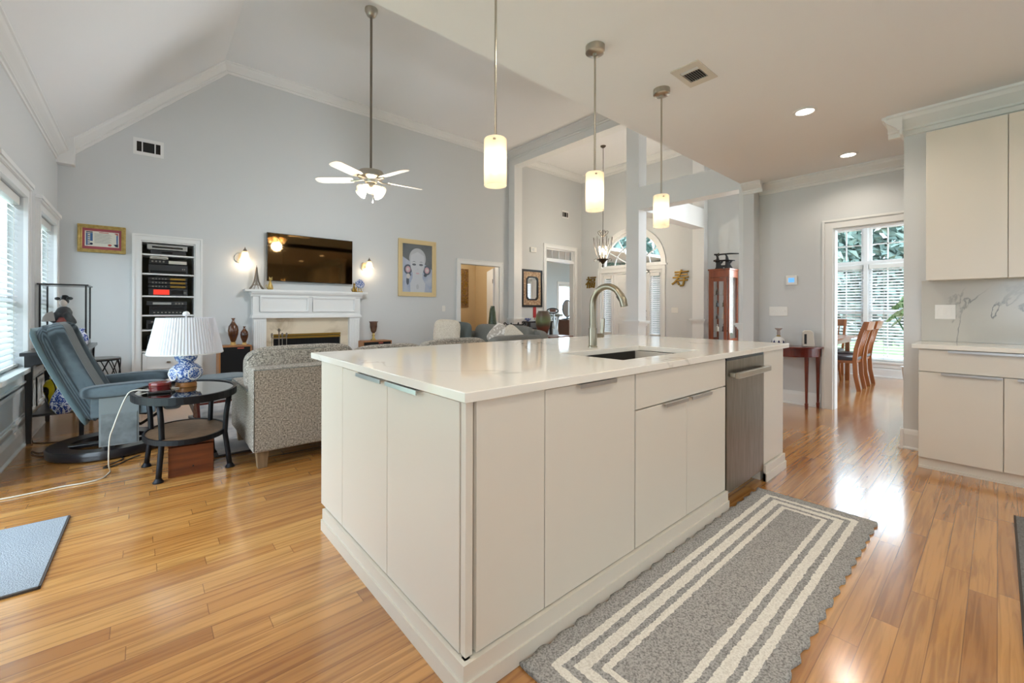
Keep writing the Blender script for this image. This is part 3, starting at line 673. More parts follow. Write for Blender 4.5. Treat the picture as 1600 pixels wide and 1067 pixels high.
def plate(name, label, loc, rz, w, h, kind, n, cat='switch'):
    t = thing(name, label, cat, loc, rz)
    put('plate', MB().box(-w/2, w/2, -.006, 0, -h/2, h/2), PLASTIC, t, bev=.003)
    for i in range(n):
        x = (i-(n-1)/2)*.046
        if kind == 'rocker': put('rocker', MB().box(x-.016, x+.016, -.0095, -.006, -.034, .034), PLASTIC, t, bev=.001)
        else:
            put('toggle', MB().box(x-.005, x+.005, -.014, -.006, -.006, .012), PLASTIC, t)
    return t
plate('switch_plate', 'double white rocker switch plate on the veined backsplash', (4.872, .28, 1.158), R(-90), .118, .118, 'rocker', 2)
plate('switch_plate', 'wide white four-toggle switch plate on the wall above the blue and white bottle', (XW, 1.853, 1.157), R(-90), .21, .118, 'toggle', 4)
plate('switch_plate', 'small white switch plate between the portrait and the hall doorway', (4.632, FY, 1.19), 0, .075, .118, 'toggle', 1)
plate('switch_plate', 'white switch plate low under the right-hand golden wall character', (XD, 4.77, 1.17), R(-90), .16, .118, 'toggle', 3)
t = thing('thermostat', 'white square thermostat with a blue lit screen', 'thermostat', (XW, 1.703, 1.545), R(-90))
put('case', MB().box(-.062, .062, -.026, 0, -.06, .062), PLASTIC, t, bev=.006)
put('screen', MB().box(-.032, .032, -.028, -.026, -.024, .03), SCRBLUE, t)

# rugs
def bands_rug(name, label, x0, x1, y0, y1, cx, rz, bands, wav=.006):
    """runner: pile sheet with cream rectangles woven in"""
    t = thing(name, label, 'rug', cx, rz); nx, ny = 92, 40; w, d = x1-x0, y1-y0
    rnd = random.Random(3)
    vs, fs, ms = [], [], []
    for i in range(nx+1):
        for j in range(ny+1):
            x, y = w*(i/nx-.5), d*(j/ny-.5)
            ex = wav*math.sin(i*1.9)*(abs(j/ny-.5)*2)**8+rnd.uniform(-.001, .001); ey = wav*1.2*math.sin(i*1.37+j)*(abs(j/ny-.5)*2)**10
            z = .011+.0012*math.sin(i*2.1)*math.sin(j*1.7)+(.004*math.sin(i*1.1)**2)*(abs(j/ny-.5)*2)**12
            vs.append((x+ex, y+ey, z))
    o = len(vs); vs += [(v[0], v[1], .0005) for v in vs]
    for i in range(nx):
        for j in range(ny):
            a = i*(ny+1)+j; fs.append((a, a+ny+1, a+ny+2, a+1))
    for i in range(nx):
        for j in (0, ny):
            a, b = i*(ny+1)+j, (i+1)*(ny+1)+j; fs.append((a, b, b+o, a+o))
    for j in range(ny):
        for i in (0, nx):
            a, b = i*(ny+1)+j, i*(ny+1)+j+1; fs.append((a, b, b+o, a+o))
    m = MB(); m.add(vs, fs); return t, put('pile', m, bands, t, smooth='all'), w, d
def band_mat(w, d):
    m, nt, b, N, Lk = newmat('runner_weave'); b.inputs['Roughness'].default_value = 1; b.inputs['Specular IOR Level'].default_value = .1
    tc = N('ShaderNodeTexCoord'); sp = N('ShaderNodeSeparateXYZ'); Lk(tc.outputs['Object'], sp.inputs[0])
    nz = N('ShaderNodeTexNoise'); nz.inputs['Scale'].default_value = 55; Lk(tc.outputs['Object'], nz.inputs['Vector'])
    def M(op, *a):
        n = N('ShaderNodeMath'); n.operation = op
        for i, x in enumerate(a):
            if isinstance(x, (int, float)): n.inputs[i].default_value = x
            else: Lk(x, n.inputs[i])
        return n.outputs[0]
    ix = M('SUBTRACT', w/2, M('ABSOLUTE', sp.outputs['X'])); iy = M('SUBTRACT', d/2, M('ABSOLUTE', sp.outputs['Y']))
    e = M('ADD', M('MINIMUM', ix, iy), M('MULTIPLY', M('SUBTRACT', nz.outputs['Fac'], .5), .016))
    tot = None
    for lo, hi in ((.068, .096), (.122, .160), (.184, .208)):
        k = M('MULTIPLY', M('GREATER_THAN', e, lo), M('LESS_THAN', e, hi)); tot = k if tot is None else M('ADD', tot, k)
    n1 = N('ShaderNodeTexNoise'); n1.inputs['Scale'].default_value = 150; n1.inputs['Detail'].default_value = 4; Lk(tc.outputs['Object'], n1.inputs['Vector'])
    rp = N('ShaderNodeValToRGB'); rp.color_ramp.elements[0].position = .32; rp.color_ramp.elements[1].position = .6
    rp.color_ramp.elements[0].color = lin((122, 120, 117)); rp.color_ramp.elements[1].color = lin((184, 181, 177)); Lk(n1.outputs['Fac'], rp.inputs[0])
    r2 = N('ShaderNodeValToRGB'); r2.color_ramp.elements[0].position = .3; r2.color_ramp.elements[1].position = .6
    r2.color_ramp.elements[0].color = lin((216, 210, 198)); r2.color_ramp.elements[1].color = lin((242, 238, 228)); Lk(n1.outputs['Fac'], r2.inputs[0])
    mx = N('ShaderNodeMix'); mx.data_type = 'RGBA'; Lk(tot, mx.inputs[0]); Lk(rp.outputs[0], mx.inputs[6]); Lk(r2.outputs[0], mx.inputs[7]); Lk(mx.outputs[2], b.inputs['Base Color'])
    bp = N('ShaderNodeBump'); bp.inputs['Strength'].default_value = .7; bp.inputs['Distance'].default_value = .006; Lk(n1.outputs['Fac'], bp.inputs['Height']); Lk(bp.outputs[0], b.inputs['Normal'])
    return m
bands_rug('runner_rug', 'grey runner rug with three cream border stripes in front of the island', .93, 3.03, .43, 1.02, (1.98, .727, 0), 0, band_mat(2.1, .59))
def flat_mat(name, label, c, w, d, rz, pm, bm):
    t = thing(name, label, 'rug', c, rz)
    put('pile', MB().box(-w/2+.008, w/2-.008, -d/2+.008, d/2-.008, .001, .012), pm, t)
    put('binding', MB().box(-w/2, w/2, -d/2, -d/2+.008, .001, .010).box(-w/2, w/2, d/2-.008, d/2, .001, .010).box(-w/2, -w/2+.008, -d/2, d/2, .001, .010).box(w/2-.008, w/2, -d/2, d/2, .001, .010), bm, t)
flat_mat('door_mat', 'light blue-grey rectangular mat on the floor at the left edge', (-.545, 3.015, 0), .46, .80, R(-1), RUGL, RUGD)
flat_mat('kitchen_mat', 'grey mat at the right edge in front of the kitchen counter', (2.95, -.32, 0), 1.55, .52, 0, RUGG, RUGD)
t = thing('area_rug', 'pale patterned area rug under the seating group', 'rug', (2.0, 5.35, 0))
put('pile', MB().box(-1.55, 2.2, -1.3, 1.2, .001, .010), RUGA, t); put('border', MB().box(-1.58, 2.23, -1.33, -1.3, .001, .009).box(-1.58, 2.23, 1.2, 1.23, .001, .009).box(-1.58, -1.55, -1.3, 1.2, .001, .009).box(2.2, 2.23, -1.3, 1.2, .001, .009), RUGD, t)

# ---------------------------------------------------------------- ceiling fittings
def pendant(x, y, label):
    t = thing('pendant_light', label, 'pendant lamp', (x, y, ZK))
    put('canopy', MB().lathe([(.06, 0), (.06, -.038), (.052, -.044), (.014, -.046), (.012, -.06), (0, -.06)], n=28), NICKEL, t, smooth=True)
    put('rod', MB().tube([(0, 0, -.05), (0, 0, -.80)], .0065, 10), NICKEL, t, smooth=True)
    s = put('glass_shade', MB().lathe([(.012, -.793), (.052, -.793), (.057, -.798), (.057, -1.03), (.052, -1.03), (.052, -.80)], n=36), FROST, t, smooth=True)
    put('fixing_screw', MB().cbox((.06, 0, -.815), (.014, .008, .008)).cbox((-.04, -.042, -.815), (.01, .01, .008)), NICKEL, s)
    put('socket', MB().cyl((0, 0, -.86), .016, .07), NICKEL, t, smooth=True)
    put('bulb', MB().ell((0, 0, -.915), (.021, .021, .052)), BULB, t, smooth='all')
    lamp('pendant_glow', 'POINT', (x, y, ZK-.915), .4, WARM, .03)
pendant(1.335, 1.665, 'frosted cylinder pendant nearest the camera, its rod cut by the top edge')
pendant(2.135, 1.665, 'frosted cylinder pendant, middle of the three over the island')
pendant(2.925, 1.66, 'frosted cylinder pendant farthest along the island, near the ceiling vent')
def can(x, y, label, power=20):
    t = thing('recessed_light', label, 'ceiling light', (x, y, ZK))
    put('trim_ring', MB().lathe([(.062, -.001), (.085, -.001), (.085, -.006), (.066, -.010), (.062, -.006)], n=32), TRIM, t, smooth=True)
    put('lens', MB().lathe([(.064, -.002), (.064, -.005), (0, -.005)], n=32), CANLED, t, smooth=True)
    lamp('recessed_glow', 'SPOT', (x, y, ZK-.02), power, (1, .89, .76), .06, (0, 0, 0), spot=R(150))
can(4.13, 1.055, 'round recessed ceiling light nearer the camera, above the wall cabinets')
can(5.62, 1.045, 'round recessed ceiling light farther back, near the end wall crown', 13)
for x, y, pw, lb in ((1.0, -.2, 26, 'left of the camera'), (2.6, -.2, 14, 'right of the camera'), (2.6, -1.6, 10, 'behind the camera'), (4.05, -.9, 6, 'above the right counter'), (-.05, 1.45, 18, 'above the bare floor left of the island'), (1.35, 1.1, 11, 'above the near corner of the island')): can(x, y, 'round recessed fill light added out of the frame, '+lb, pw)  # unseen cans added to brighten the kitchen and near floor
t = thing('ceiling_vent', 'square white ceiling register with dark slots beyond the far pendant', 'vent', (2.90, 1.40, ZK))
put('frame', MB().box(-.15, .15, -.098, -.062, -.008, 0).box(-.15, .15, .062, .098, -.008, 0).box(-.15, -.085, -.062, .062, -.008, 0).box(.085, .15, -.062, .062, -.008, 0).box(-.055, -.047, -.062, .062, -.008, -.001), mat('register_enamel', (214, 208, 196), .4), t)
put('backing', MB().box(-.085, .085, -.062, .062, -.002, -.0005), BLACK, t)
m = MB()
for k in range(8): m.cbox((.02, -.055+k*.0157, -.005), (.13, .009, .0015), rot=(R(35), 0, 0))
for k in range(3): m.cbox((-.078+k*.012, 0, -.005), (.008, .12, .0015), rot=(0, R(35), 0))
put('louver', m, ALU, t)
def wall_vent(label, loc, w, h):
    t = thing('wall_vent', label, 'vent', loc)
    put('frame', MB().box(-w/2, w/2, -.008, 0, h*.30, h/2).box(-w/2, w/2, -.008, 0, -h/2, -h*.30).box(-w/2, -w*.39, -.008, 0, -h*.3, h*.3).box(w*.39, w/2, -.008, 0, -h*.3, h*.3)
        .box(-w*.23, -w*.19, -.008, 0, -h*.3, h*.3).box(w*.19, w*.23, -.008, 0, -h*.3, h*.3), TRIM, t)
    put('backing', MB().box(-w*.39, w*.39, -.0015, -.0005, -h*.3, h*.3), BLACK, t)
    m = MB()
    for k in range(7): m.cbox((0, -.004, -h*.27+k*h*.09), (w*.38, .007, .002), rot=(R(35), 0, 0))
    for sx in (-1, 1):
        for k in range(5): m.cbox((sx*w*.31+(k-2)*w*.033, -.004, 0), (.002, .007, h*.58), rot=(0, 0, R(35*sx)))
    put('louver', m, BRONZE, t)
wall_vent('white wall register high above the certificate', (.045, FY, 3.315), .31, .22)
wall_vent('small white wall register high in the foyer above the study doorway', (8.33, FY, 3.665), .27, .20)

# ceiling fan
t = thing('ceiling_fan', 'five-blade ceiling fan with four lit glass shades on a long rod', 'ceiling fan', (2.06, 4.965, ZG))
fz = -2.06       # blade level below the ceiling
put('canopy', MB().lathe([(.075, 0), (.075, -.03), (.05, -.08), (.02, -.10), (0, -.10)], n=28), NICKEL, t, smooth=True)
put('rod', MB().tube([(0, 0, -.08), (0, 0, fz+.06)], .014, 12), PEWTER, t, smooth=True)
put('motor', MB().lathe([(.02, fz+.13), (.06, fz+.125), (.14, fz+.105), (.155, fz+.075), (.155, fz+.035), (.14, fz+.02), (.08, fz+.005), (.07, fz-.03), (.05, fz-.035), (0, fz-.035)], n=32), NICKEL, t, smooth=True)
BLADE = mat('pale_maple_blade', (226, 214, 196), .4)
vd = math.atan2(4.965, 2.06)
for k, a in enumerate((-36, 36, 108, 180, 252)):
    a = R(a)-math.pi/2+YAW
    ca, sa = math.cos(a), math.sin(a)
    def rt(x, y, z): return (ca*x-sa*y, sa*x+ca*y, z)
    pts = [(.21, -.05), (.27, -.066), (.60, -.07), (.645, -.05), (.66, -.02), (.66, .02), (.645, .05), (.60, .07), (.27, .066), (.21, .05)]
    ti = R(12); vs = [rt(x, y*math.cos(ti), fz+y*math.sin(ti)) for x, y in pts]+[rt(x, y*math.cos(ti), fz+.007+y*math.sin(ti)) for x, y in pts]; n = len(pts)
    b = put('blade', MB().add(vs, [tuple(range(n))[::-1], tuple(range(n, 2*n))]+[(i, (i+1) % n, n+(i+1) % n, n+i) for i in range(n)]), BLADE, t)
    put('blade_iron', MB().tube([rt(.07, 0, fz+.015), rt(.15, .012, fz-.004), rt(.24, .0, fz-.006)], [.012, .009, .014], 8), NICKEL, b, smooth=True)
put('light_kit', MB().lathe([(.05, fz-.03), (.055, fz-.07), (.04, fz-.10), (.015, fz-.11), (.012, fz-.15), (0, fz-.15)], n=24), NICKEL, t, smooth=True)
GSH = translucent('etched_glass', (255, 246, 228), .6, ((255, 232, 190), .12), .2)
for k in range(4):
    a = k*math.pi/2+vd+R(50); ca, sa = math.cos(a), math.sin(a)
    M = Matrix.Translation((ca*.06, sa*.06, fz-.075)) @ Matrix.Rotation(a, 4, 'Z') @ Matrix.Rotation(R(128), 4, 'Y')
    s0 = MB().lathe([(.018, 0), (.022, .02), (.036, .05), (.05, .09), (.066, .125), (.063, .125), (.047, .09), (.032, .05), (.018, .022)], n=22)
    g = put('glass_shade', MB().add([M @ Vector(v) for v in s0.v], s0.f), GSH, t, smooth='all')
    b0 = MB().ell((0, 0, .075), (.024, .024, .034), 14, 8)
    put('bulb', MB().add([M @ Vector(v) for v in b0.v], b0.f), BULB, g, smooth='all')
put('pull_chain', MB().tube([(.02, -.02, fz-.14), (.02, -.02, fz-.25)], .0025, 5).ell((.02, -.02, fz-.26), .009), NICKEL, t)
lamp('fan_glow', 'POINT', (2.06, 4.965, ZG+fz-.26), 46, (.90, .95, 1), .09)

# foyer chandelier
t = thing('chandelier', 'open iron lantern chandelier hanging in the foyer', 'chandelier', (7.62, 5.715, ZG))
put('canopy', MB().lathe([(.06, 0), (.06, -.012), (.03, -.04), (0, -.045)], n=20), BRONZE, t, smooth=True)
put('chain', MB().tube([(0, 0, -.03), (0, 0, -1.86)], .006, 6), BRONZE, t)
cage = MB()
for k in range(6):
    a = k*math.pi/3; ca, sa = math.cos(a), math.sin(a)
    cage.tube([(ca*q, sa*q, z) for q, z in ((.205, -2.01), (.20, -2.06), (.185, -2.2), (.15, -2.35), (.11, -2.47), (.10, -2.5))], .006, 6)
    cage.tube([(ca*q, sa*q, z) for q, z in ((.01, -2.0), (.05, -1.98), (.10, -1.93), (.115, -1.89), (.09, -1.87), (.075, -1.90))], .006, 6)
    cage.tube([(ca*q, sa*q, z) for q, z in ((.02, -2.57), (.08, -2.52), (.15, -2.48), (.19, -2.50), (.185, -2.54), (.165, -2.53))], .006, 6)
put('cage', cage, BRONZE, t, smooth='all')
gl = MB().lathe([(.20, -2.01), (.185, -2.2), (.15, -2.35), (.105, -2.49), (.101, -2.49), (.146, -2.35), (.181, -2.2), (.196, -2.01)], n=30); put('glass_bowl', gl, GLASS, t, smooth='all')
put('finial', MB().lathe([(0, -2.68), (.012, -2.67), (.02, -2.64), (.01, -2.61), (.04, -2.57), (.09, -2.52), (.10, -2.49), (.012, -2.48), (.012, -1.85), (0, -1.85)], n=18), BRONZE, t, smooth=True)
for k in range(4):
    a = k*math.pi/2+.5; x, y = .07*math.cos(a), .07*math.sin(a); z = -2.33+.05*(k % 2)
    cdl = put('candle', MB().cyl((x, y, z-.12), .011, .12, 10), CARD, t); put('bulb', MB().ell((x, y, z+.035), (.014, .014, .038), 10, 8), BULB, cdl, smooth='all')
lamp('chandelier_glow', 'POINT', (7.62, 5.715, ZG-2.25), 45, (1, .85, .66), .08)
# lamp of the formal dining room behind the columns, hidden from the frame
lamp('dining_daylight', 'AREA', (9.12, 2.97, 2.2), 26, (1, .98, .95), 3.0, NX, .7)
lamp('study_daylight', 'AREA', (12.35, 11.25, 1.2), 60, COOL, .85, NY, 2.0)
lamp('hall_glow', 'POINT', (5.5, 8.4, 2.3), 11, (1, .95, .84), .1)
# sconces
def sconce(x, label):
    t = thing('wall_sconce', label, 'wall lamp', (x, FY, 1.95))
    put('back_plate', MB().prism([(-.055+.07*math.cos(a), -.02+.075*math.sin(a)) for a in [2*math.pi*k/24 for k in range(24)]], 'y', -.014, 0), NICKEL, t, bev=.004)
    put('arm', MB().tube([(-.055, -.01, -.02), (-.03, -.07, -.03), (0, -.10, .04), (0, -.10, .10)], .007, 8), NICKEL, t, smooth='all')
    put('cap', MB().lathe([(.034, .075), (.02, .10), (.006, .125), (.004, .14), (0, .14)], (0, -.10, 0), 18), PEWTER, t, smooth=True)
    g = put('glass_shade', MB().lathe([(.03, .08), (.045, .04), (.055, -.02), (.078, -.055), (.074, -.056), (.051, -.02), (.041, .04), (.026, .078)], (0, -.10, 0), 24), GSH, t, smooth='all')
    put('bulb', MB().ell((0, -.10, -.005), (.024, .024, .035), 12, 8), BULB, g, smooth='all')
    lamp('sconce_glow', 'POINT', (x, FY-.10, 1.865), .9, WARM, .03)
sconce(1.135, 'lit bell-shaped wall sconce left of the television'); sconce(3.03, 'lit bell-shaped wall sconce right of the television')

# ---------------------------------------------------------------- fireplace wall
t = thing('fireplace_mantel', 'white fireplace mantel with panelled frieze and fluted pilasters', 'fireplace', (2.04, FY, 0))
m = MB()                                     # local y runs into the room as negative
m.box(-.92, .925, -.20, 0, 1.43, 1.465); m.sweep([(0, 0), (.05, 0), (.045, .02), (.02, .045), (.01, .07), (0, .075)], (-.84, -.14, 1.43), (.84, -.14, 1.43), (0, -1, 0), (0, 0, -1))
for sx in (-1, 1): m.sweep([(0, 0), (.05, 0), (.045, .02), (.02, .045), (.01, .07), (0, .075)], (sx*.81, -.14, 1.43), (sx*.81, 0, 1.43), (sx, 0, 0), (0, 0, -1))
put('shelf', m, TRIM, t, bev=.003)
m = MB().box(-.81, .81, -.14, 0, 1.045, 1.43).box(-.83, .83, -.165, 0, 1.03, 1.06).box(-.82, .82, -.15, 0, 1.06, 1.08)
for a, b in ((-.72, -.03), (.03, .72)):
    for w, e in ((.03, .016), (.016, .024)):
        m.box(a, b, -.14-e, -.14, 1.125, 1.125+w).box(a, b, -.14-e, -.14, 1.365-w, 1.365).box(a, a+w, -.14-e, -.14, 1.125+w, 1.365-w).box(b-w, b, -.14-e, -.14, 1.125+w, 1.365-w)
put('frieze', m, TRIM, t, bev=.002)
for sx in (-1, 1):
    a, b = sorted((sx*.63, sx*.80)); m = MB().box(a, b, -.14, 0, 0, 1.03).box(a-.015, b+.015, -.16, 0, 0, .18)
    for k in range(5): m.cbox(((a+b)/2+(k-2)*.028, -.142, .62), (.014, .010, .74))
    put('pilaster', m, TRIM, t, bev=.002)
SX = .50
put('surround', slab(rect(-.63, .63, 0, 1.03), [rect(-.52, SX, .0, .775)], 'y', -.06, -.001), MARBLE, t)
put('firebox', MB().box(-.52, SX, -.004, -.002, 0, .775), BLACK, t)
m = MB().box(-.52, SX, -.075, -.06, .745, .775).box(-.52, SX, -.07, -.06, .70, .735)
put('hood', m, GOLD2, t)
m = MB()
for k in range(40): m.box(-.50+k*.025, -.488+k*.025, -.05, -.046, .02, .70)
put('mesh_screen', m, IRON, t)
put('hearth', MB().box(-.8, .8, -.45, -.06, .0, .03), MARBLE, t)
t = thing('fireplace_tools', 'pewter fireplace tool stand in front of the firebox', 'fireplace tools', (1.55, 7.17, .03))
put('stand', MB().lathe([(.10, 0), (.10, .012), (.03, .03), (.008, .05), (.008, .78), (.014, .80), (.022, .82), (.012, .84), (0, .85)], n=16).tube([(-.11, 0, .72), (-.06, 0, .69), (.06, 0, .69), (.11, 0, .72)], .007, 6), PEWTER, t, smooth=True)
for nm, x in (('shovel', -.10), ('poker', .04), ('brush', .10)):
    put(nm, MB().tube([(x, -.02, .08), (x, -.02, .72)], .006, 6).ell((x, -.02, .75), (.016, .016, .03), 10, 8).box(x-.025, x+.025, -.025, -.015, .06, .2), PEWTER, t, smooth=True)
t = thing('television', 'large dark flat television on the wall above the mantel', 'television', (2.078, FY-.06, 1.975))
put('panel', MB().box(-.655, .655, -.035, .0, -.375, .375), BLACK, t, bev=.004)
put('screen', MB().box(-.647, .647, -.037, -.035, -.365, .367), SCREEN, t)
put('wall_mount', MB().box(-.2, .2, 0, .058, -.15, .15), BLACK, t)
# ornaments on the mantel
SH = 1.465
t = thing('tower_figurine', 'slender pewter lattice tower figurine at the left end of the mantel', 'figurine', (1.275, 7.31, SH))
m = MB()
for sx in (-1, 1):
    for sy in (-1, 1): m.tube([(sx*.088, sy*.03, 0), (sx*.05, sy*.022, .06), (sx*.028, sy*.018, .12), (sx*.014, sy*.012, .22), (sx*.005, sy*.005, .33)], [.011, .010, .009, .008, .005], 6)
put('legs', m, PEWTER, t, smooth='all')
put('platforms', MB().box(-.055, .055, -.028, .028, .058, .07).box(-.03, .03, -.02, .02, .118, .128).box(-.009, .009, -.009, .009, .30, .315).cyl((0, 0, .32), .004, .035), PEWTER, t)
put('centre', MB().prism([(-.03, 0), (-.026, .0), (-.012, .058), (.012, .058), (.026, 0), (.03, 0), (.012, .13), (.005, .3), (-.005, .3), (-.012, .13)], 'y', -.004, .004), PEWTER, t)
def cat(x, h, label, mt, y=7.30):
    t = thing('cat_figurine', label, 'figurine', (x, y, SH))
    put('body', MB().lathe([(.035, 0), (.044, .02), (.036, .06), (.02, .10), (.014, .135), (0, .15)], n=14, sx=1.0, sy=.8), mt, t, smooth='all')
    put('head', MB().ell((.006, -.004, .158), (.025, .021, .022), 12, 8).prism([(-.014, .165), (-.004, .176), (-.016, .198)], 'y', -.008, .004).prism([(.012, .176), (.024, .166), (.026, .198)], 'y', -.008, .004), mt, t)
    put('tail', MB().tube([(-.03, 0, .01), (-.05, 0, .03), (-.055, 0, .06), (-.045, 0, .075)], .007, 6), mt, t, smooth='all')
    t.scale = (h/.2,)*3
    return t
cat(1.455, .20, 'gilt cat figurine under the left corner of the television', GOLD)
cat(2.735, .165, 'dark gold tall cat figurine at the right end of the mantel', GOLD2)
t = cat(2.775, .09, 'small gold kitten figurine beside the tall cat on the mantel', GOLD2)
t = thing('decorative_plate', 'small blue and white plate on a gilt stand on the mantel', 'plate', (2.845, 7.33, SH))
pl = MB().lathe([(0, 0), (.05, .002), (.075, .010), (.082, .016), (.08, .018), (.05, .008), (0, .006)], n=28)
M4 = Matrix.Translation((0, 0, .145)) @ Matrix.Rotation(R(78), 4, 'X')
put('dish', MB().add([M4 @ Vector(v) for v in pl.v], pl.f), CHINA, t, smooth='all')
put('easel', MB().box(-.03, .03, -.03, .03, 0, .01).box(-.04, .04, -.045, -.03, .0, .018).tube([(0, .03, .0), (0, .028, .16)], .006, 6).tube([(-.025, -.03, .01), (-.02, .0, .07)], .006, 6).tube([(.025, -.03, .01), (.02, .0, .07)], .006, 6), GOLD, t)
# framed pictures
def framed(name, label, loc, w, h, fw, fm, rz=0):
    t = thing(name, label, 'picture', loc, rz)
    m = MB()
    for i, (e, a, b) in enumerate(((.03, 0, fw*.45), (.022, fw*.4, fw))):
        m.box(-w/2+a, w/2-a, -e, 0, h/2-b, h/2-a).box(-w/2+a, w/2-a, -e, 0, -h/2+a, -h/2+b).box(-w/2+a, -w/2+b, -e, 0, -h/2+b, h/2-b).box(w/2-b, w/2-a, -e, 0, -h/2+b, h/2-b)
    put('frame', m, fm, t, bev=.003)
    return t
def ellp(cx, cy, rx, ry, n=28, a0=0, a1=2*math.pi): return [(cx+rx*math.cos(a0+(a1-a0)*k/n), cy+ry*math.sin(a0+(a1-a0)*k/n)) for k in range(n)]
t = framed('framed_certificate', 'gold-framed certificate with red mat near the window corner', (-.40, FY, 2.044), .44, .345, .042, GOLD)
put('mat_board', MB().box(-.185, .185, -.012, -.002, -.135, .135), mat('red_mat', (168, 84, 92), .8), t)
BLU = mat('print_blue', (70, 104, 150), .7); RED = mat('print_red', (190, 90, 80), .7); INK = mat('print_ink', (132, 140, 140), .7); NAVY = mat('print_navy', (40, 48, 74), .7)
m = MB().box(-.155, .155, -.0135, -.012, -.095, .095, 0)
m.box(-.145, -.085, -.0142, -.0135, .075, .088, 4).box(-.145, -.13, -.0142, -.0135, -.085, .07, 1).box(-.108, -.085, -.0142, -.0135, -.03, .07, 1)
for k in range(6): m.box(-.128, -.11, -.0142, -.0135, .052-k*.026, .064-k*.026, 4 if k % 2 else 1)
m.prism(ellp(-.098, -.065, .014, .014), 'y', -.0142, -.0135, 4)
for k in range(13): m.box(-.07, .07+.03*((k*7) % 3)/3, -.0142, -.0135, .066-k*.0098, .0685-k*.0098, 3)
m.box(-.03, .06, -.0142, -.0135, .078, .086, 2); m.box(.132, .146, -.0142, -.0135, -.05, .06, 1); m.prism(ellp(.07, -.07, .018, .013), 'y', -.0142, -.0135, 2); m.prism([(.105, -.06), (.148, -.05), (.148, -.09), (.125, -.085)], 'y', -.0142, -.0135, 4)
m.prism([(.11, .085), (.148, .088), (.148, .055)], 'y', -.0142, -.0135, 2)
put('certificate_sheet', m, [CARD, BLU, RED, INK, NAVY], t)
t = framed('framed_portrait', 'gold-framed painting of a pale face between pink roses on the fireplace wall', (4.033, FY, 1.972), .81, 1.10, .085, mat('pale_gilt', (222, 200, 152), .45, .15))
PW, DK = mat('paint_pale', (206, 210, 216), .7), mat('paint_dark', (96, 102, 108), .7, noise=(3, (122, 126, 128)))
PB = mat('paint_blue', (150, 168, 200), .7, noise=(5, (196, 202, 212))); PF = mat('paint_skin', (216, 212, 210), .7); PR = mat('paint_rose', (212, 172, 182), .7); PE = mat('paint_eye', (96, 104, 118), .7); PH = mat('paint_hair', (190, 194, 200), .7)
m = MB().box(-.33, .33, -.010, -.002, -.475, .475, 0)
def lay(k): return -.010-.0006*k, -.010-.0006*(k-1)
m.prism([(-.33, .22), (-.12, .10), (.1, .12), (.33, -.02), (.33, .475), (-.33, .475)], 'y', *lay(1), 1)
m.prism([(-.15, -.475), (.15, -.475), (.17, -.30), (.11, -.2), (.10, .0), (-.10, .0), (-.11, -.2), (-.16, -.30)], 'y', *lay(2), 2)
m.prism(ellp(0, .19, .18, .20), 'y', *lay(3), 6); m.prism([(-.155, .13), (-.14, .25), (0, .32), (.14, .25), (.155, .13), (.15, .02), (.11, -.09), (.05, -.17), (0, -.185), (-.05, -.17), (-.11, -.09), (-.15, .02)], 'y', *lay(4), 2)
for sx in (-1, 1):
    m.prism(ellp(sx*.075, .07, .042, .020), 'y', *lay(5), 4); m.prism(ellp(sx*.075, .07, .020, .012), 'y', *lay(6), 1)
    m.prism([(sx*.03, .115), (sx*.075, .135), (sx*.125, .115), (sx*.075, .125)], 'y', *lay(5), 4)
    m.prism(ellp(sx*.205, -.03, .085, .095), 'y', *lay(3), 4); m.prism(ellp(sx*.205, -.03, .052, .062), 'y', *lay(6), 5); m.prism(ellp(sx*.21, -.03, .026, .03), 'y', *lay(7), 3)
    m.prism(ellp(sx*.17, -.13, .035, .03), 'y', *lay(3), 4)
m.prism(ellp(-.20, -.16, .04, .05), 'y', *lay(5), 3); m.prism(ellp(-.21, -.25, .03, .08), 'y', *lay(3), 4)
m.prism(ellp(0, -.02, .018, .008), 'y', *lay(5), 6); m.prism(ellp(0, -.10, .038, .012), 'y', *lay(5), 5); m.prism(ellp(0, -.36, .03, .05), 'y', *lay(5), 6)
put('painted_sheet', m, [PB, DK, PW, PF, PE, PR, PH], t)
put('glazing', MB().box(-.325, .325, -.017, -.0165, -.465, .465), GLASS, t)

# ---------------------------------------------------------------- built-in bookcase with audio units
t = thing('built_in_bookcase', 'white built-in bookcase with shelves and drawers in the fireplace wall', 'bookcase', (.2565, FY, 0))
BACKP = mat('bookcase_back', (120, 116, 96), .8)
put('back_panel', MB().box(-.289, .289, .36, .375, .02, 2.075), BACKP, t)
put('case', MB().box(-.289, -.277, .0, .36, .02, 2.075).box(.277, .289, .0, .36, .02, 2.075).box(-.277, .277, 0, .36, 2.06, 2.075).box(-.277, .277, 0.03, .36, .02, .04), TRIM, t)
ZS = [.60, .887, 1.085, 1.345, 1.645, 1.905]
for z in ZS: put('shelf', MB().box(-.277, .277, .002, .36, z-.02, z), TRIM, t, bev=.002)
for z0, z1 in ((.315, .57), (.04, .30)):
    d = put('drawer', MB().box(-.27, .27, -.018, .3, z0, z1).box(-.23, .23, -.024, -.018, z1-.05, z1-.04).box(-.23, .23, -.024, -.018, z0+.04, z0+.05).box(-.23, -.22, -.024, -.018, z0+.04, z1-.04).box(.22, .23, -.024, -.018, z0+.04, z1-.04), TRIM, t, bev=.002)
    put('knob', MB().box(-.02, .02, -.045, -.018, (z0+z1)/2-.012, (z0+z1)/2+.012), NICKEL, d, bev=.004)
casing('trim_bookcase', 'y', FY, -1, -.033, .546, .04, 2.075, .085)
SILV = mat('silver_plastic', (176, 176, 172), .35, .6); DKGR = mat('charcoal_plastic', (44, 44, 46), .4); DISP = mat('unlit_display', (14, 14, 18), .1)
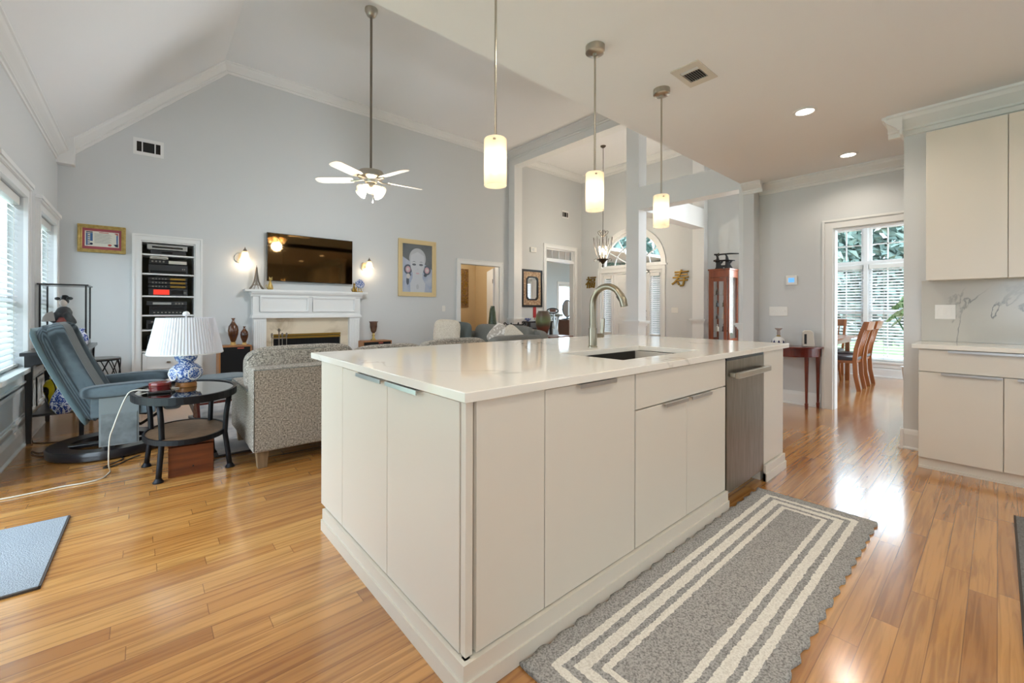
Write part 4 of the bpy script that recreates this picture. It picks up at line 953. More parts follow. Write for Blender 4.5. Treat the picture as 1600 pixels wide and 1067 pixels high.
REDL = mat('red_display', (190, 50, 36), .4, emit=((220, 50, 30), .5)); KN = mat('grey_knob', (150, 146, 136), .4, .5); WHT = mat('cream_plastic', (206, 200, 186), .5)
def deck(label, x, z, w, h, bm, feats, dep=.28, name='audio_component', cat='stereo'):
    """audio unit on a shelf: case plus its front controls, x from the bookcase centre"""
    t = thing(name, label, cat, (.2565+x, FY+.045, z+.0005))
    put('case', MB().box(-w/2, w/2, 0, dep, .006, h).box(-w/2+.02, -w/2+.05, .02, .05, 0, .006).box(w/2-.05, w/2-.02, .02, .05, 0, .006), bm, t, bev=.002)
    for nm, x0, x1, z0, z1, fm in feats: put(nm, MB().box(x0*w-w/2, x1*w-w/2, -.005, 0, z0*h, z1*h), fm, t)
    return t
kn = lambda n, a, b, z0, z1, fm=KN: [('knob', a+(b-a)*i/n, a+(b-a)*(i+.5)/n, z0, z1, fm) for i in range(n)]
deck('flat black disc player under the silver one on the top shelf', 0, ZS[5], .38, .06, DKGR, [('display', .3, .6, .3, .7, DISP)])
deck('silver disc player on the top bookcase shelf', -.01, ZS[5]+.062, .43, .075, SILV, [('disc_tray', .12, .88, .35, .65, DISP)]+kn(2, .9, .97, .4, .6))
deck('big black receiver on the second bookcase shelf', .0, ZS[4], .42, .125, DKGR, [('display', .05, .95, .1, .35, DISP)]+kn(2, .85, .95, .5, .65))
deck('black tuner with cream buttons above the big black receiver', 0, ZS[4]+.127, .41, .065, BLACK, [('button_panel', .5, .98, .2, .85, WHT)]+kn(4, .06, .44, .45, .75))
deck('narrow cream box on the tuner of the second shelf', -.10, ZS[4]+.194, .19, .04, WHT, [('seam', .1, .9, .45, .55, DKGR)], .2)
deck('black unit with a red lit display on the third bookcase shelf', 0, ZS[3], .42, .098, DKGR, [('display', .12, .52, .15, .85, REDL), ('display', .56, .88, .2, .8, DISP)]+kn(2, .9, .98, .3, .6))
for k, nm in enumerate(('lowest', 'middle', 'topmost')):
    deck('slim black equalizer of a stack on the third shelf, '+nm+' of three', -.005, ZS[3]+.10+k*.052, .42, .05, BLACK, kn(5, .1, .5, .4, .65)+[('slider_panel', .55, .95, .25, .75, GOLD2)])
deck('wide black cassette deck on the fourth bookcase shelf', 0, ZS[2], .40, .12, BLACK, [('display', .08, .92, .55, .85, DISP)]+kn(8, .1, .9, .2, .32))
deck('black amplifier with silver strip stacked on the cassette deck', -.015, ZS[2]+.122, .43, .062, DKGR, [('silver_strip', .15, .6, .3, .75, SILV)]+kn(3, .7, .95, .35, .7))
t = deck('black centre speaker with a carry loop on the fifth bookcase shelf', -.06, ZS[1], .34, .125, DKGR, [('logo_bar', .14, .22, .78, .85, SILV), ('grille', .05, .95, .08, .62, GRILLE)], name='centre_speaker', cat='speaker')
put('handle', MB().tube([(-.05, .1, .12), (-.035, .1, .16), (.02, .1, .16), (.035, .1, .12)], .005, 6), BLACK, t)
deck('glossy black console box on the lowest open bookcase shelf', -.04, ZS[0], .36, .20, BLACK, [('front_panel', .05, .95, .1, .9, DISP)])

# ---------------------------------------------------------------- speakers and vases by the fireplace
def speaker(x0, x1, y, h, label):
    t = thing('floor_speaker', label, 'speaker', ((x0+x1)/2, y, 0)); w = x1-x0
    put('cabinet', MB().box(-w/2, w/2, -.0, .3, 0, h).box(-w/2, -w/2+.018, -.015, 0, 0, h).box(w/2-.018, w/2, -.015, 0, 0, h).box(-w/2+.018, w/2-.018, -.015, 0, h-.018, h).box(-w/2+.018, w/2-.018, -.015, 0, 0, .018), SPKWOOD, t, bev=.002)
    put('grille', MB().box(-w/2+.02, w/2-.02, -.012, -.001, .02, h-.02), GRILLE, t)
    put('badge', MB().box(.02, .10, -.014, -.012, h-.045, h-.03), mat('badge_red', (190, 90, 70), .4), t)
speaker(.79, 1.185, 7.13, .645, 'walnut floor speaker with black grille left of the fireplace')
speaker(2.82, 3.34, 7.12, .62, 'walnut floor speaker right of the fireplace, partly behind the sofa')
def vase(name, label, loc, prof, m, ped=None, n=28, cat='vase'):
    t = thing(name, label, cat, loc)
    if ped: put('pedestal', MB().lathe(ped, n=20), PEDESTAL, t, smooth=True)
    put('body', MB().lathe(prof, n=n), m, t, smooth='all'); return t
def bottle(s, h): return [(q*s, z*h) for q, z in ((.34, 0), (.5, .05), (.9, .30), (1, .48), (.85, .66), (.42, .80), (.24, .88), (.22, .94), (.42, 1), (.34, .995), (.16, .93), (.1, .9), (0, .89))]
pd = [(.04, 0), (.045, .01), (.03, .02), (.034, .045), (0, .045)]
vase('brown_vase', 'taller brown glazed bottle vase on the left speaker', (.975, 7.26, .645), [(q, z+.045) for q, z in bottle(.068, .345)], BROWNVASE, pd)
vase('brown_vase', 'shorter brown glazed bottle vase on the left speaker', (1.11, 7.24, .645), [(q, z+.035) for q, z in bottle(.052, .235)], BROWNVASE, [(.03, 0), (.034, .01), (.024, .02), (.027, .035), (0, .035)])
t = vase('goblet_vase', 'dark brown goblet vase with gilt stem on the right speaker', (3.06, 7.24, .62), [(.02, .13), (.045, .16), (.062, .24), (.064, .31), (.08, .335), (.074, .335), (.055, .30), (.04, .2), (0, .17)], mat('dark_marbled_glaze', (74, 46, 34), .25, noise=(14, (110, 84, 66))))
put('stem', MB().lathe([(.05, 0), (.052, .012), (.03, .03), (.016, .06), (.028, .085), (.016, .11), (.022, .135), (0, .14)], n=20), GOLD, t, smooth='all')

# ---------------------------------------------------------------- seating
def cushion(name, c, d, m, parent, k=6, n=10, **kw): return put(name, MB().puff(c, d, k, n, **kw), m, parent, smooth='all')
t = thing('sofa', 'grey tweed sofa seen from behind, left of the island', 'sofa', (.59, 3.5, 0))
SL = 2.75
put('base', MB().box(.014, SL-.014, .015, .99, .128, .40), TWEED, t, bev=.02)
put('back', MB().box(0, SL, 0, .20, .125, .735), TWEED, t, bev=.018)
put('back_piping', MB().tube([(.008, .004, .14), (.008, .004, .722), (SL/2, .003, .730), (SL-.008, .004, .722), (SL-.008, .004, .14)], .005, 6), TWEED2, t, smooth='all')
for x in (.0, SL-.19):
    a = put('arm', MB().box(x+.001, x+.189, .15, 1.0, .126, .552), TWEED, t, bev=.025, seg=3)
    put('arm_piping', MB().tube([(x+.006, .20, .545), (x+.006, .55, .547), (x+.006, .99, .545)], .005, 6), TWEED2, a, smooth='all')
for k in range(3):
    w = (SL-.40)/3; cushion('seat_cushion', (.2+w*(k+.5), .63, .45), (w-.01, .75, .16), TWEED, t)
for k, (x0, x1, h) in enumerate(((.0, .815, .0), (.82, 1.50, -.035), (1.51, 2.30, -.01))):
    b = cushion('back_cushion', ((x0+x1)/2, .30, .68+h), (x1-x0+.02, .23, .385), TWEED, t, 4.5, 12, rot=(R(-8), 0, 0))
    put('piping', MB().tube([((x0+x1)/2+(x1-x0)*.5*q, .215+.02*abs(q), .68+h+.165-.07*abs(q)**9) for q in [i/10-1 for i in range(21)]], .0045, 6), TWEED2, b, smooth='all')
LEGW = mat('grey_oak_leg', (150, 124, 92), .5, noise=(4, (120, 96, 70)), stretch=(8, 8, 1))
for x, y in ((.03, .04), (SL-.11, .04), (.03, .88), (SL-.11, .88)):
    m = MB().prism([(-.03, 0), (.03, 0), (.042, .13), (-.042, .13)], 'y', -.03, .03); put('leg', MB().add([(v[0]+x+.04, v[1]+y+.03, v[2]) for v in m.v], m.f), LEGW, t, bev=.003)
def pillow(label, loc, d, rot, m, name='throw_pillow'):
    o = put(name, MB().puff((0, 0, 0), d, 4, 12, flat=1), m, smooth='all'); o.location = loc; o.rotation_euler = rot
    return tag(o, label, 'pillow')
t = thing('loveseat', 'charcoal loveseat holding several pillows, beyond the long grey sofa', 'sofa', (4.25, 5.1, 0))
put('base', MB().box(-.26, .95, 0, 1.85, .10, .38), TWEED2, t, bev=.03)
for y, h in ((.0, .74), (1.66, .74)): cushion('arm', (.39, y+.1, .12+(h-.12)/2), (1.14, .24, h-.10), TWEED2, t, 6, 10)
cushion('back', (.93, .925, .46), (.22, 1.9, .72), TWEED2, t, 8, 12)
for y in (.53, 1.32):
    cushion('seat_cushion', (.27, y, .44), (1.02, .76, .16), TWEED2, t); cushion('back_cushion', (.76, y, .68), (.24, .78, .42), TWEED2, t, 4, 10, rot=(0, R(10), 0))
for x, y in ((-.2, .05), (.9, .05), (-.2, 1.8), (.9, 1.8)): put('leg', MB().cyl((x, y, .0), .025, .11), LEGW, t)
KNIT = mat('cream_knit', (232, 222, 206), .95, bump=(70, 1), noise=(50, (210, 198, 178)))
pillow('cream knitted pillow at the far end of the charcoal loveseat', (4.12, 6.52, .765), (.48, .16, .46), (R(-14), R(3), R(-38)), KNIT)
pillow('dark grey-green pillow next to the cream knitted one', (4.46, 6.60, .735), (.42, .15, .42), (R(-14), R(6), R(-38)), mat('dark_green_cloth', (98, 106, 104), .9))
PATT = twotone('taupe_print', (190, 180, 168), (236, 230, 222), 9, .5, .9)
pillow('cream and taupe printed pillow in front of the loveseat back', (4.62, 5.62, .70), (.42, .15, .40), (R(-12), R(40), R(-68)), PATT)
pillow('plain cream pillow tilted on its corner near the loveseat arm', (4.72, 5.44, .69), (.40, .15, .38), (R(-12), R(38), R(-66)), KNIT)

# recliner: facing +x, its right arm towards the camera
t = thing('recliner_chair', 'reclined teal-grey corduroy swivel armchair on a round dark base', 'armchair', (-.20, 4.865, 0), R(-4))
ring = MB().lathe([(.255, .03), (.255, .07), (.375, .075), (.385, .06), (.38, .012), (.36, .0), (.27, .0), (.255, .03)], n=48)
put('base_ring', ring, BLKWOOD, t, smooth=True)
put('base_spoke', MB().cbox((0, 0, .055), (.60, .07, .03)).cbox((0, 0, .055), (.07, .60, .03)), BLKWOOD, t, bev=.006)
put('column', MB().cyl((0, 0, .07), .045, .22).cbox((0, 0, .30), (.34, .34, .03)), BLACK, t, smooth=True)
cushion('seat', (.13, 0, .40), (.56, .54, .17), VELOUR, t, 5, 12, rot=(0, R(-7), 0))
# backrest: a padded shell swept up and back, built as ribs along its height
def backsec(s):                                        # s 0 bottom .. 1 top -> centre x, z, pitch
    x = -.05-.30*s-.03*math.sin(s*3.1); z = .30+.74*s+.03*math.sin(s*3.1); return x, z
def shell(y0, y1, f0, f1, bulge, mm, nm, ny=10, ns=22, par=None):
    vs = []; fs = []
    for i in range(ns+1):
        s = i/ns; x, z = backsec(s); xa, za = backsec(min(1, s+.02)); xb, zb = backsec(max(0, s-.02)); T = Vector((xa-xb, 0, za-zb)).normalized(); Nn = Vector((T.z, 0, -T.x))
        we = 1-.06*s-.30*max(0, (s-.80)/.2)**3
        for side in (0, 1):
            for j in range(ny+1):
                q = j/ny; y = (y0+(y1-y0)*q)*we; e = (1-abs(2*q-1)**4)**.5*(1-max(0, (s-.93)/.07)**2*.8)*(1-max(0, (.05-s)/.05)**2*.8)
                d = (f0+(f1-f0)*.5)+((f1-f0)*.5*e+bulge*e)*(1 if side else -1)
                p = Vector((x, y, z))+Nn*d; vs.append(p)
    k = 2*(ny+1)
    for i in range(ns):
        for j in range(ny):
            a = i*k+j; fs.append((a, a+1, a+k+1, a+k)); a += ny+1; fs.append((a, a+k, a+k+1, a+1))
        for j0, j1 in ((0, ny+1), (ny, 2*ny+1)): fs.append((i*k+j0, i*k+j1, (i+1)*k+j1, (i+1)*k+j0))
    for b0 in (0, ns*k):
        for j in range(ny): fs.append((b0+j, b0+j+1, b0+ny+1+j+1, b0+ny+1+j))
    return put(nm, MB().add(vs, fs), mm, par or t, smooth='all')
bk = shell(-.275, .275, -.075, .045, .0, VELOUR, 'backrest')
shell(-.215, .215, .03, .085, .0, VELRIB, 'ribbed_cushion', par=bk)
for y0, y1 in ((-.27, -.22), (.22, .27)): shell(y0, y1, .0, .10, .0, VELOUR, 'side_bolster', 8, par=bk)
shell(-.278, .278, -.10, -.055, .0, mat('lit_teal_shell', (122, 150, 158), .8, sheen=.4), 'outer_shell', par=bk)  # paler than the chair: window light put into the shell colour
for y in (-.345, .345):
    a = put('arm', MB().puff((.12, y, .535), (.52, .13, .105), 4, 12, rot=(0, R(-2), 0)), VELOUR, t, smooth='all')
    put('arm_panel', MB().box(-.08, .30, y-.02, y+.02, .33, .50), VELOUR, a, bev=.01)
put('side_pocket', MB().box(-.03, .20, -.385, -.372, .11, .49).box(-.02, .19, -.391, -.385, .12, .36), VELRIB, t, bev=.004)
put('seat_front', MB().puff((.40, 0, .385), (.14, .52, .17), 4, 10), VELOUR, t, smooth='all')
put('swing_arm', MB().tube([(.05, -.2, .26), (.2, -.22, .22), (.32, -.2, .30)], .012, 8).tube([(.05, .2, .26), (.2, .22, .22), (.32, .2, .30)], .012, 8), BLACK, t, smooth='all')

# footstool beyond the side table
t = thing('footstool', 'cushioned footstool with curved red-brown wooden sides behind the side table', 'footstool', (.62, 5.45, .011), R(10))
cushion('cushion', (0, 0, .385), (.58, .46, .13), VELOUR, t, 5, 10)
for sx in (-1, 1):
    put('side_panel', MB().prism([(-.08, .03), (.08, .03), (.05, .17), (.09, .32), (-.09, .32), (-.05, .17)], 'x', sx*.21-.014, sx*.21+.014), MAHOG, t, bev=.006)
    put('foot', MB().puff((sx*.21, 0, .016), (.06, .42, .032), 6, 8), BLKWOOD, t, smooth='all')
put('stretcher', MB().cbox((0, 0, .17), (.40, .05, .02)), MAHOG, t)

# ---------------------------------------------------------------- oval side table, lamp, box
TX, TY, TR = .238, 3.93, R(0)
t = thing('side_table', 'oval black-framed side table with mirrored top and woven lower shelf', 'table', (TX, TY, 0))
TAX, TAY = .31, .43
def ring_oval(ax, ay, z0, z1, w): return slab(ellp(0, 0, ax, ay, 48), [ellp(0, 0, ax-w, ay-w, 48)], 'z', z0, z1)
put('rim', ring_oval(TAX, TAY, .535, .585, .022), IRON, t, bev=.003)
put('top', slab(ellp(0, 0, TAX-.021, TAY-.021, 48), [], 'z', .566, .578), mat('dark_mirror_glass', (150, 146, 138), .04, 1), t)
LS = mat('woven_shelf', (142, 112, 84), .5, noise=(24, (106, 80, 58)), stretch=(1, 5, 1))
put('shelf', slab(ellp(0, 0, .235, .33, 48), [], 'z', .262, .278), LS, t)
put('shelf_rim', ring_oval(.247, .342, .25, .284, .014), IRON, t)
for (fx, fy) in ((-.217, .195), (-.16, -.235), (.24, -.197), (.182, .23)):
    p = [(fx*q, fy*q2, z) for q, q2, z in ((1.02, 1.02, .01), (.98, .98, .10), (.90, .90, .26), (.93, .93, .40), (1.0, 1.02, .54))]
    l = put('leg', MB().tube(p, [.017, .0165, .017, .017, .017], 12), IRON, t, smooth='all')
    put('foot', MB().lathe([(.03, 0), (.031, .008), (.022, .02), (.017, .03)], (fx*1.02, fy*1.02, 0), 16), IRON, l, smooth=True)
t = thing('table_lamp', 'blue and white gourd china lamp with pleated white shade', 'lamp', (.243, 4.05, .579))
put('foot', MB().lathe([(.066, 0), (.068, .008), (.064, .03), (.058, .034), (0, .034)], n=28), mat('lamp_foot_wood', (150, 100, 50), .35), t, smooth=True)
put('body', MB().lathe([(.055, .034), (.064, .042), (.095, .068), (.107, .10), (.100, .135), (.072, .163), (.048, .176), (.047, .184), (.062, .198), (.072, .222), (.068, .25), (.05, .275), (.02, .285), (.012, .33), (0, .332)], n=36), CHINA, t, smooth='all')
m = MB()
for a in (R(-62), R(-150), R(28), R(118)):
    c = Vector((.107*math.cos(a), .107*math.sin(a), .102)); o = Vector((math.cos(a), math.sin(a), 0)); s = Vector((-o.y, o.x, 0))
    m.tube([c+s*(.044*math.cos(q))+Vector((0, 0, .044*math.sin(q)))-o*(.012*abs(math.cos(q))+.006+.012*abs(math.sin(q))-.008) for q in [2*math.pi*k/24 for k in range(24)]], .004, 5, closed=True)
put('medallion_rings', m, WHITECH, t, smooth='all')
NP = 72
put('lamp_shade', MB().lathe([(.232, .256), (.178, .52), (.176, .52), (.230, .256)], n=NP*2, wob=lambda j: 1+.012*(1 if j % 2 else -1)), SHADE, t)
put('shade_rim', MB().lathe([(.234, .250), (.236, .258), (.230, .258), (.230, .25)], n=48), WHITECH, t)
put('finial', MB().lathe([(.006, .33), (.006, .53), (.02, .535), (.024, .55), (.016, .565), (0, .57)], n=16), WHITECH, t, smooth=True)
put('shade_spider', MB().tube([(-.175, 0, .515), (.175, 0, .515)], .003, 6), BRONZE, t)
t = thing('lacquer_box', 'round dark red lacquer box on the left of the side table', 'box', (.09, 3.98, .579))
put('body', MB().lathe([(.062, 0), (.064, .006), (.064, .035), (.060, .038), (0, .038)], n=28), mat('red_lacquer', (96, 22, 24), .2, coat=.5), t, smooth=True)
put('lid', MB().lathe([(.066, .038), (.067, .044), (.064, .056), (.05, .06), (0, .062)], n=28), mat('red_lacquer_lid', (120, 34, 32), .2, coat=.5), t, smooth=True)
tag(put('phone_handset', MB().box(.02, .145, 3.80, 3.86, .579, .592), BLACK, bev=.004), 'flat black handset in front of the red lacquer box', 'remote')
t = thing('wooden_box', 'brown wooden box on the floor under the side table', 'box', (.262, 3.86, 0), R(-3))
put('front_panel', MB().box(-.128, .128, -.13, -.115, .0, .205), BOXWOOD, t, bev=.002)
put('front_rail', MB().box(-.128, .128, -.13, -.115, .215, .232), BOXWOOD, t)
put('body', MB().box(-.128, -.115, -.115, .14, 0, .232).box(.115, .128, -.115, .14, 0, .232).box(-.115, .115, .128, .14, 0, .232).box(-.115, .115, -.115, .128, 0, .02).box(-.115, .115, -.10, -.096, .02, .205), BOXWOOD, t)
put('keyhole', MB().lathe([(.006, 0), (.006, .002), (0, .002)]).add([], []), BLACK, t, loc=(.01, -.13, .06)).rotation_euler = (R(90), 0, 0)
tag(put('white_tray', MB().puff((.262, 3.86, .2415), (.25, .25, .017), 8, 8), PLASTIC, smooth='all'), 'white flat tray lying on the wooden box under the table', 'tray')

# ---------------------------------------------------------------- dark console by the window
t = thing('console_table', 'black wooden console table along the left window wall', 'table', (-.585, 5.93, 0))
put('top', MB().box(-.195, .20, -.60, .60, .765, .795), BLKWOOD, t, bev=.004)
put('apron', MB().box(-.155, .155, -.5, -.475, .68, .765).box(-.155, .155, .475, .5, .68, .765).box(-.17, -.15, -.47, .47, .68, .765).box(.15, .17, -.47, .47, .68, .765), BLKWOOD, t)
for x in (-.16, .16):
    for y in (-.46, .49):
        m = MB().add([(x+a*.02*q, y+b*.02*q, z) for z, q in ((0, .8), (.765, 1.25)) for a, b in ((-1, -1), (1, -1), (1, 1), (-1, 1))], [(0, 3, 2, 1), (4, 5, 6, 7), (0, 1, 5, 4), (1, 2, 6, 5), (2, 3, 7, 6), (3, 0, 4, 7)])
        put('leg', m, BLKWOOD, t, bev=.003)
put('shelf', MB().box(-.15, .15, -.455, .485, .225, .245), BLKWOOD, t, bev=.003)
t = thing('display_case', 'glass doll case with black frame on the black console table', 'display case', (-.60, 6.28, .796))
w2, d2, hh = .165, .22, .60
put('base', MB().box(-w2, w2, -d2, d2, 0, .045), BLKWOOD, t, bev=.004)
put('roof', MB().box(-w2-.012, w2+.012, -d2-.012, d2+.012, hh, hh+.014), BLKWOOD, t, bev=.003)
for sx in (-1, 1):
    for sy in (-1, 1): put('corner_post', MB().cbox((sx*(w2-.008), sy*(d2-.008), .045+(hh-.045)/2), (.014, .014, hh-.045)), BLKWOOD, t)
g = MB()
for sx in (-1, 1): g.box(sx*(w2-.009), sx*(w2-.007), -d2+.015, d2-.015, .045, hh)
for sy in (-1, 1): g.box(-w2+.015, w2-.015, sy*(d2-.009), sy*(d2-.007), .045, hh)
put('glass_panes', g, GLASS, t)
t = thing('kimono_doll', 'doll with black pinned-up hair and dark kimono holding a fan, inside the glass case', 'doll', (-.615, 6.25, .842), R(-20))
KIM = mat('dark_kimono', (40, 38, 42), .7, noise=(12, (60, 56, 58)))
put('kimono', MB().lathe([(.085, 0), (.08, .06), (.055, .14), (.05, .2), (.062, .25), (.065, .29), (.045, .33), (.018, .345), (0, .347)], n=22, sy=.75), KIM, t, smooth='all')
put('sleeve', MB().puff((-.05, -.035, .235), (.06, .05, .12), 4, 8, rot=(R(20), R(35), 0)), KIM, t, smooth='all')
put('sleeve', MB().puff((.055, -.02, .225), (.06, .05, .14), 4, 8, rot=(R(10), R(-25), 0)), KIM, t, smooth='all')
put('head', MB().ell((0, -.005, .385), (.03, .032, .037)).cyl((0, 0, .33), .013, .03), mat('doll_face', (236, 226, 216), .4), t, smooth='all')
HAIR = mat('black_hair', (16, 15, 17), .4)
put('hair', MB().ell((0, .008, .40), (.036, .034, .034)).ell((0, .015, .44), (.032, .028, .024)).ell((-.05, .0, .425), (.022, .02, .016)).ell((.045, .0, .428), (.026, .02, .017)), HAIR, t, smooth='all')
fn = put('hand_fan', MB().prism([(0, 0)]+[(.10*math.cos(a), .10*math.sin(a)) for a in [R(100+k*12) for k in range(8)]], 'y', -.002, .002), mat('fan_paper', (206, 196, 190), .8), t); fn.location = (-.03, -.075, .20)
put('obi', MB().lathe([(.056, .175), (.06, .2), (.06, .225), (.056, .235)], n=20, sy=.78), RED, t, smooth='all')
vase('ginger_jar', 'tall yellow lidded jar with dark scrolls on the console shelf', (-.565, 5.64, .246), [(.07, 0), (.074, .01), (.085, .05), (.118, .17), (.12, .22), (.10, .27), (.07, .285), (.07, .295), (.078, .30), (.075, .33), (.05, .355), (0, .36)], YJAR, cat='jar')
put('lid_knob', MB().lathe([(.014, .36), (.02, .375), (.012, .39), (0, .40)], n=14), BLKWOOD, bpy.data.objects['ginger_jar'], smooth=True)
put('neck_band', MB().lathe([(.072, .282), (.08, .285), (.08, .298), (.072, .30)], n=28), WHITECH, bpy.data.objects['ginger_jar'], smooth=True)
vase('china_vase', 'blue and white pear-shaped vase in front of the yellow jar', (-.535, 5.395, .246), [(.04, 0), (.045, .006), (.078, .06), (.082, .10), (.066, .16), (.04, .21), (.034, .24), (.04, .262), (.034, .262), (.028, .24), (0, .23)], CHINA2)
vase('china_vase', 'small round blue and white vase behind the pear-shaped one', (-.46, 5.82, .246), [(.035, 0), (.06, .03), (.068, .06), (.055, .10), (.03, .12), (.034, .135), (.028, .135), (0, .12)], CHINA2)
vase('china_vase', 'blue and white vase on the console top behind the recliner back', (-.46, 5.85, .796), [(.03, 0), (.05, .03), (.055, .07), (.04, .12), (.02, .15), (.03, .18), (.022, .18), (0, .16)], CHINA2)

t = thing('wire_drum_table', 'round black wire drum table with looped sides in the corner', 'table', (-.42, 7.12, 0))
put('top', MB().lathe([(.205, .555), (.21, .56), (.21, .567), (.205, .572), (0, .572)], n=36), mat('pewter_top', (120, 118, 114), .3, .6), t, smooth=True)
m = MB().tube([(.205*math.cos(2*math.pi*k/36), .205*math.sin(2*math.pi*k/36), .55) for k in range(36)], .008, 6, closed=True).tube([(.205*math.cos(2*math.pi*k/36), .205*math.sin(2*math.pi*k/36), .012) for k in range(36)], .008, 6, closed=True)
for k in range(12):
    a0 = 2*math.pi*k/12
    for sg in (-1, 1): m.tube([(.205*math.cos(a0+sg*.75*math.sin(q*1.57)), .205*math.sin(a0+sg*.75*math.sin(q*1.57)), .55-.538*q) for q in [i/9 for i in range(10)]], .0055, 5)
put('wire_cage', m, IRON, t, smooth='all')

# cords on the floor
def cord(name, label, pts, r, m):
    P = [Vector(p) for p in pts]; out = []
    for i in range(len(P)-1):
        a, b, c, d = P[max(i-1, 0)], P[i], P[i+1], P[min(i+2, len(P)-1)]
        for k in range(8):
            q = k/8; out.append(.5*((2*b)+(c-a)*q+(2*a-5*b+4*c-d)*q*q+(3*b-a-3*c+d)*q**3))
    out.append(P[-1]); out = [Vector((p.x, p.y, max(p.z, r))) for p in out]
    return tag(put(name, MB().tube(out, r, 6), m, smooth='all'), label, 'cord')
cord('lamp_cord', 'white cord running from the side table across the floor to the left edge', [(.20, 3.975, .583), (.05, 3.97, .583), (-.055, 3.98, .592), (-.098, 3.97, .54), (-.155, 3.95, .36), (-.175, 3.97, .27), (-.18, 4.0, .10), (-.178, 4.14, .006), (-.215, 4.02, .006), (-.30, 3.99, .006), (-.40, 4.0, .006), (-.50, 3.985, .006), (-.66, 3.98, .006), (-.74, 4.05, .006)], .0046, CORDW)
cord('power_cord', 'thin black cord looping on the floor below the console table', [(-.765, 5.75, .45), (-.76, 5.6, .30), (-.73, 5.5, .02), (-.66, 5.42, .005), (-.53, 5.35, .005), (-.5, 5.2, .005), (-.62, 5.05, .005), (-.68, 5.15, .005), (-.66, 5.02, .005), (-.56, 4.9, .005), (-.48, 5.0, .005)], .004, BLACK)
cord('power_cord', 'black cord loop on the floor in front of the recliner base', [(-.13, 4.50, .006), (-.12, 4.43, .006), (-.20, 4.33, .006), (-.215, 4.27, .006), (-.15, 4.30, .006), (-.07, 4.42, .006), (-.02, 4.46, .006)], .005, BLACK)

# ---------------------------------------------------------------- foyer
t = framed('wall_mirror', 'mirror in a black frame with a patterned gold border by the study doorway', (7.13, FY, 1.69), .67, .91, .05, BLACK)
t['category'] = 'mirror'
TAPE = twotone('tapestry_border', (150, 112, 84), (208, 184, 150), 34, .5, .7)
def octa(w, h, c): return [(-w+c, -h), (w-c, -h), (w, -h+c), (w, h-c), (w-c, h), (-w+c, h), (-w, h-c), (-w, -h+c)]
put('border', slab(rect(-.29, .29, -.41, .41), [octa(.20, .29, .06)], 'y', -.016, -.002), TAPE, t)
put('inner_frame', slab(octa(.20, .29, .06), [octa(.165, .255, .05)], 'y', -.028, -.002), BLACK, t)
put('glass', slab(octa(.166, .256, .05), [], 'y', -.010, -.004), MIRROR, t)
t = thing('foyer_console', 'black open-frame console table under the patterned mirror', 'table', (7.05, 7.26, 0))
put('top', MB().box(-.40, .45, -.17, .17, .87, .90), BLKWOOD, t, bev=.003); put('lower_top', MB().box(-.36, .41, -.15, .15, .72, .745), BLKWOOD, t)
for x in (-.34, .40):
    for y in (-.14, .14): put('leg', MB().box(x-.03, x+.03, y-.025, y+.025, 0, .87), BLKWOOD, t)
vase('china_bowl', 'blue and white bowl on the black foyer console', (6.83, 7.28, .90), [(.03, 0), (.034, .012), (.07, .04), (.085, .07), (.08, .07), (.06, .04), (0, .018)], CHINA2, cat='bowl')
t = thing('hanging_ornament', 'red paper ornament hanging on the wall below the patterned mirror', 'ornament', (7.22, FY-.004, 1.12))
put('paper', MB().box(-.05, .05, -.008, 0, -.14, .14), mat('festive_red', (176, 40, 44), .6), t); put('tassel', MB().cyl((0, -.005, -.19), .008, .05, 8).tube([(0, -.004, .14), (0, -.004, .17)], .003, 5), mat('tassel_gold', (190, 150, 70), .6), t)
STRIPE, nt_, b_, N_, L_ = newmat('striped_glaze'); b_.inputs['Roughness'].default_value = .35
_tc = N_('ShaderNodeTexCoord'); _sp = N_('ShaderNodeSeparateXYZ'); L_(_tc.outputs['Object'], _sp.inputs[0]); _mr = N_('ShaderNodeMapRange'); _mr.inputs[2].default_value = .56; L_(_sp.outputs['Z'], _mr.inputs[0])
_nz = N_('ShaderNodeTexNoise'); _nz.inputs['Scale'].default_value = 7; L_(_tc.outputs['Object'], _nz.inputs['Vector']); _ad = N_('ShaderNodeMath'); _ad.operation = 'MULTIPLY_ADD'; _ad.inputs[1].default_value = .16
L_(_nz.outputs['Fac'], _ad.inputs[0]); L_(_mr.outputs[0], _ad.inputs[2]); _rp = N_('ShaderNodeValToRGB'); e = _rp.color_ramp.elements
for i, (ps, cl) in enumerate(((.0, (74, 44, 34)), (.2, (92, 54, 42)), (.36, (112, 58, 44)), (.46, (84, 74, 58)), (.6, (112, 122, 80)), (.72, (104, 106, 72)), (.82, (104, 86, 70)), (1.0, (88, 74, 64)))):
    x = e[0] if i == 0 else (e[-1] if i == 7 else e.new(ps)); x.position = ps; x.color = lin(cl)
L_(_ad.outputs[0], _rp.inputs[0]); L_(_rp.outputs[0], b_.inputs['Base Color'])
t = thing('end_table', 'reddish wooden end table behind the loveseat under the striped vase', 'table', (6.06, 5.80, 0))
put('top', MB().box(-.30, .36, -.28, .24, .60, .66), BOXWOOD, t, bev=.004); put('apron', MB().box(-.27, .33, -.25, .21, .52, .60), BOXWOOD, t)
for x in (-.25, .31):
    for y in (-.23, .19): put('leg', MB().box(x-.025, x+.025, y-.025, y+.025, 0, .52), BOXWOOD, t)
vase('striped_vase', 'tall barrel-shaped vase with green and red-brown bands behind the loveseat', (5.90, 5.85, .661), [(.075, 0), (.09, .04), (.135, .18), (.15, .30), (.14, .40), (.105, .48), (.10, .485), (.13, .40), (.14, .30), (0, .05)], STRIPE)
t = thing('mosaic_vase', 'tall green mosaic floor vase in the hall doorway', 'vase', (5.72, 7.22, 0))
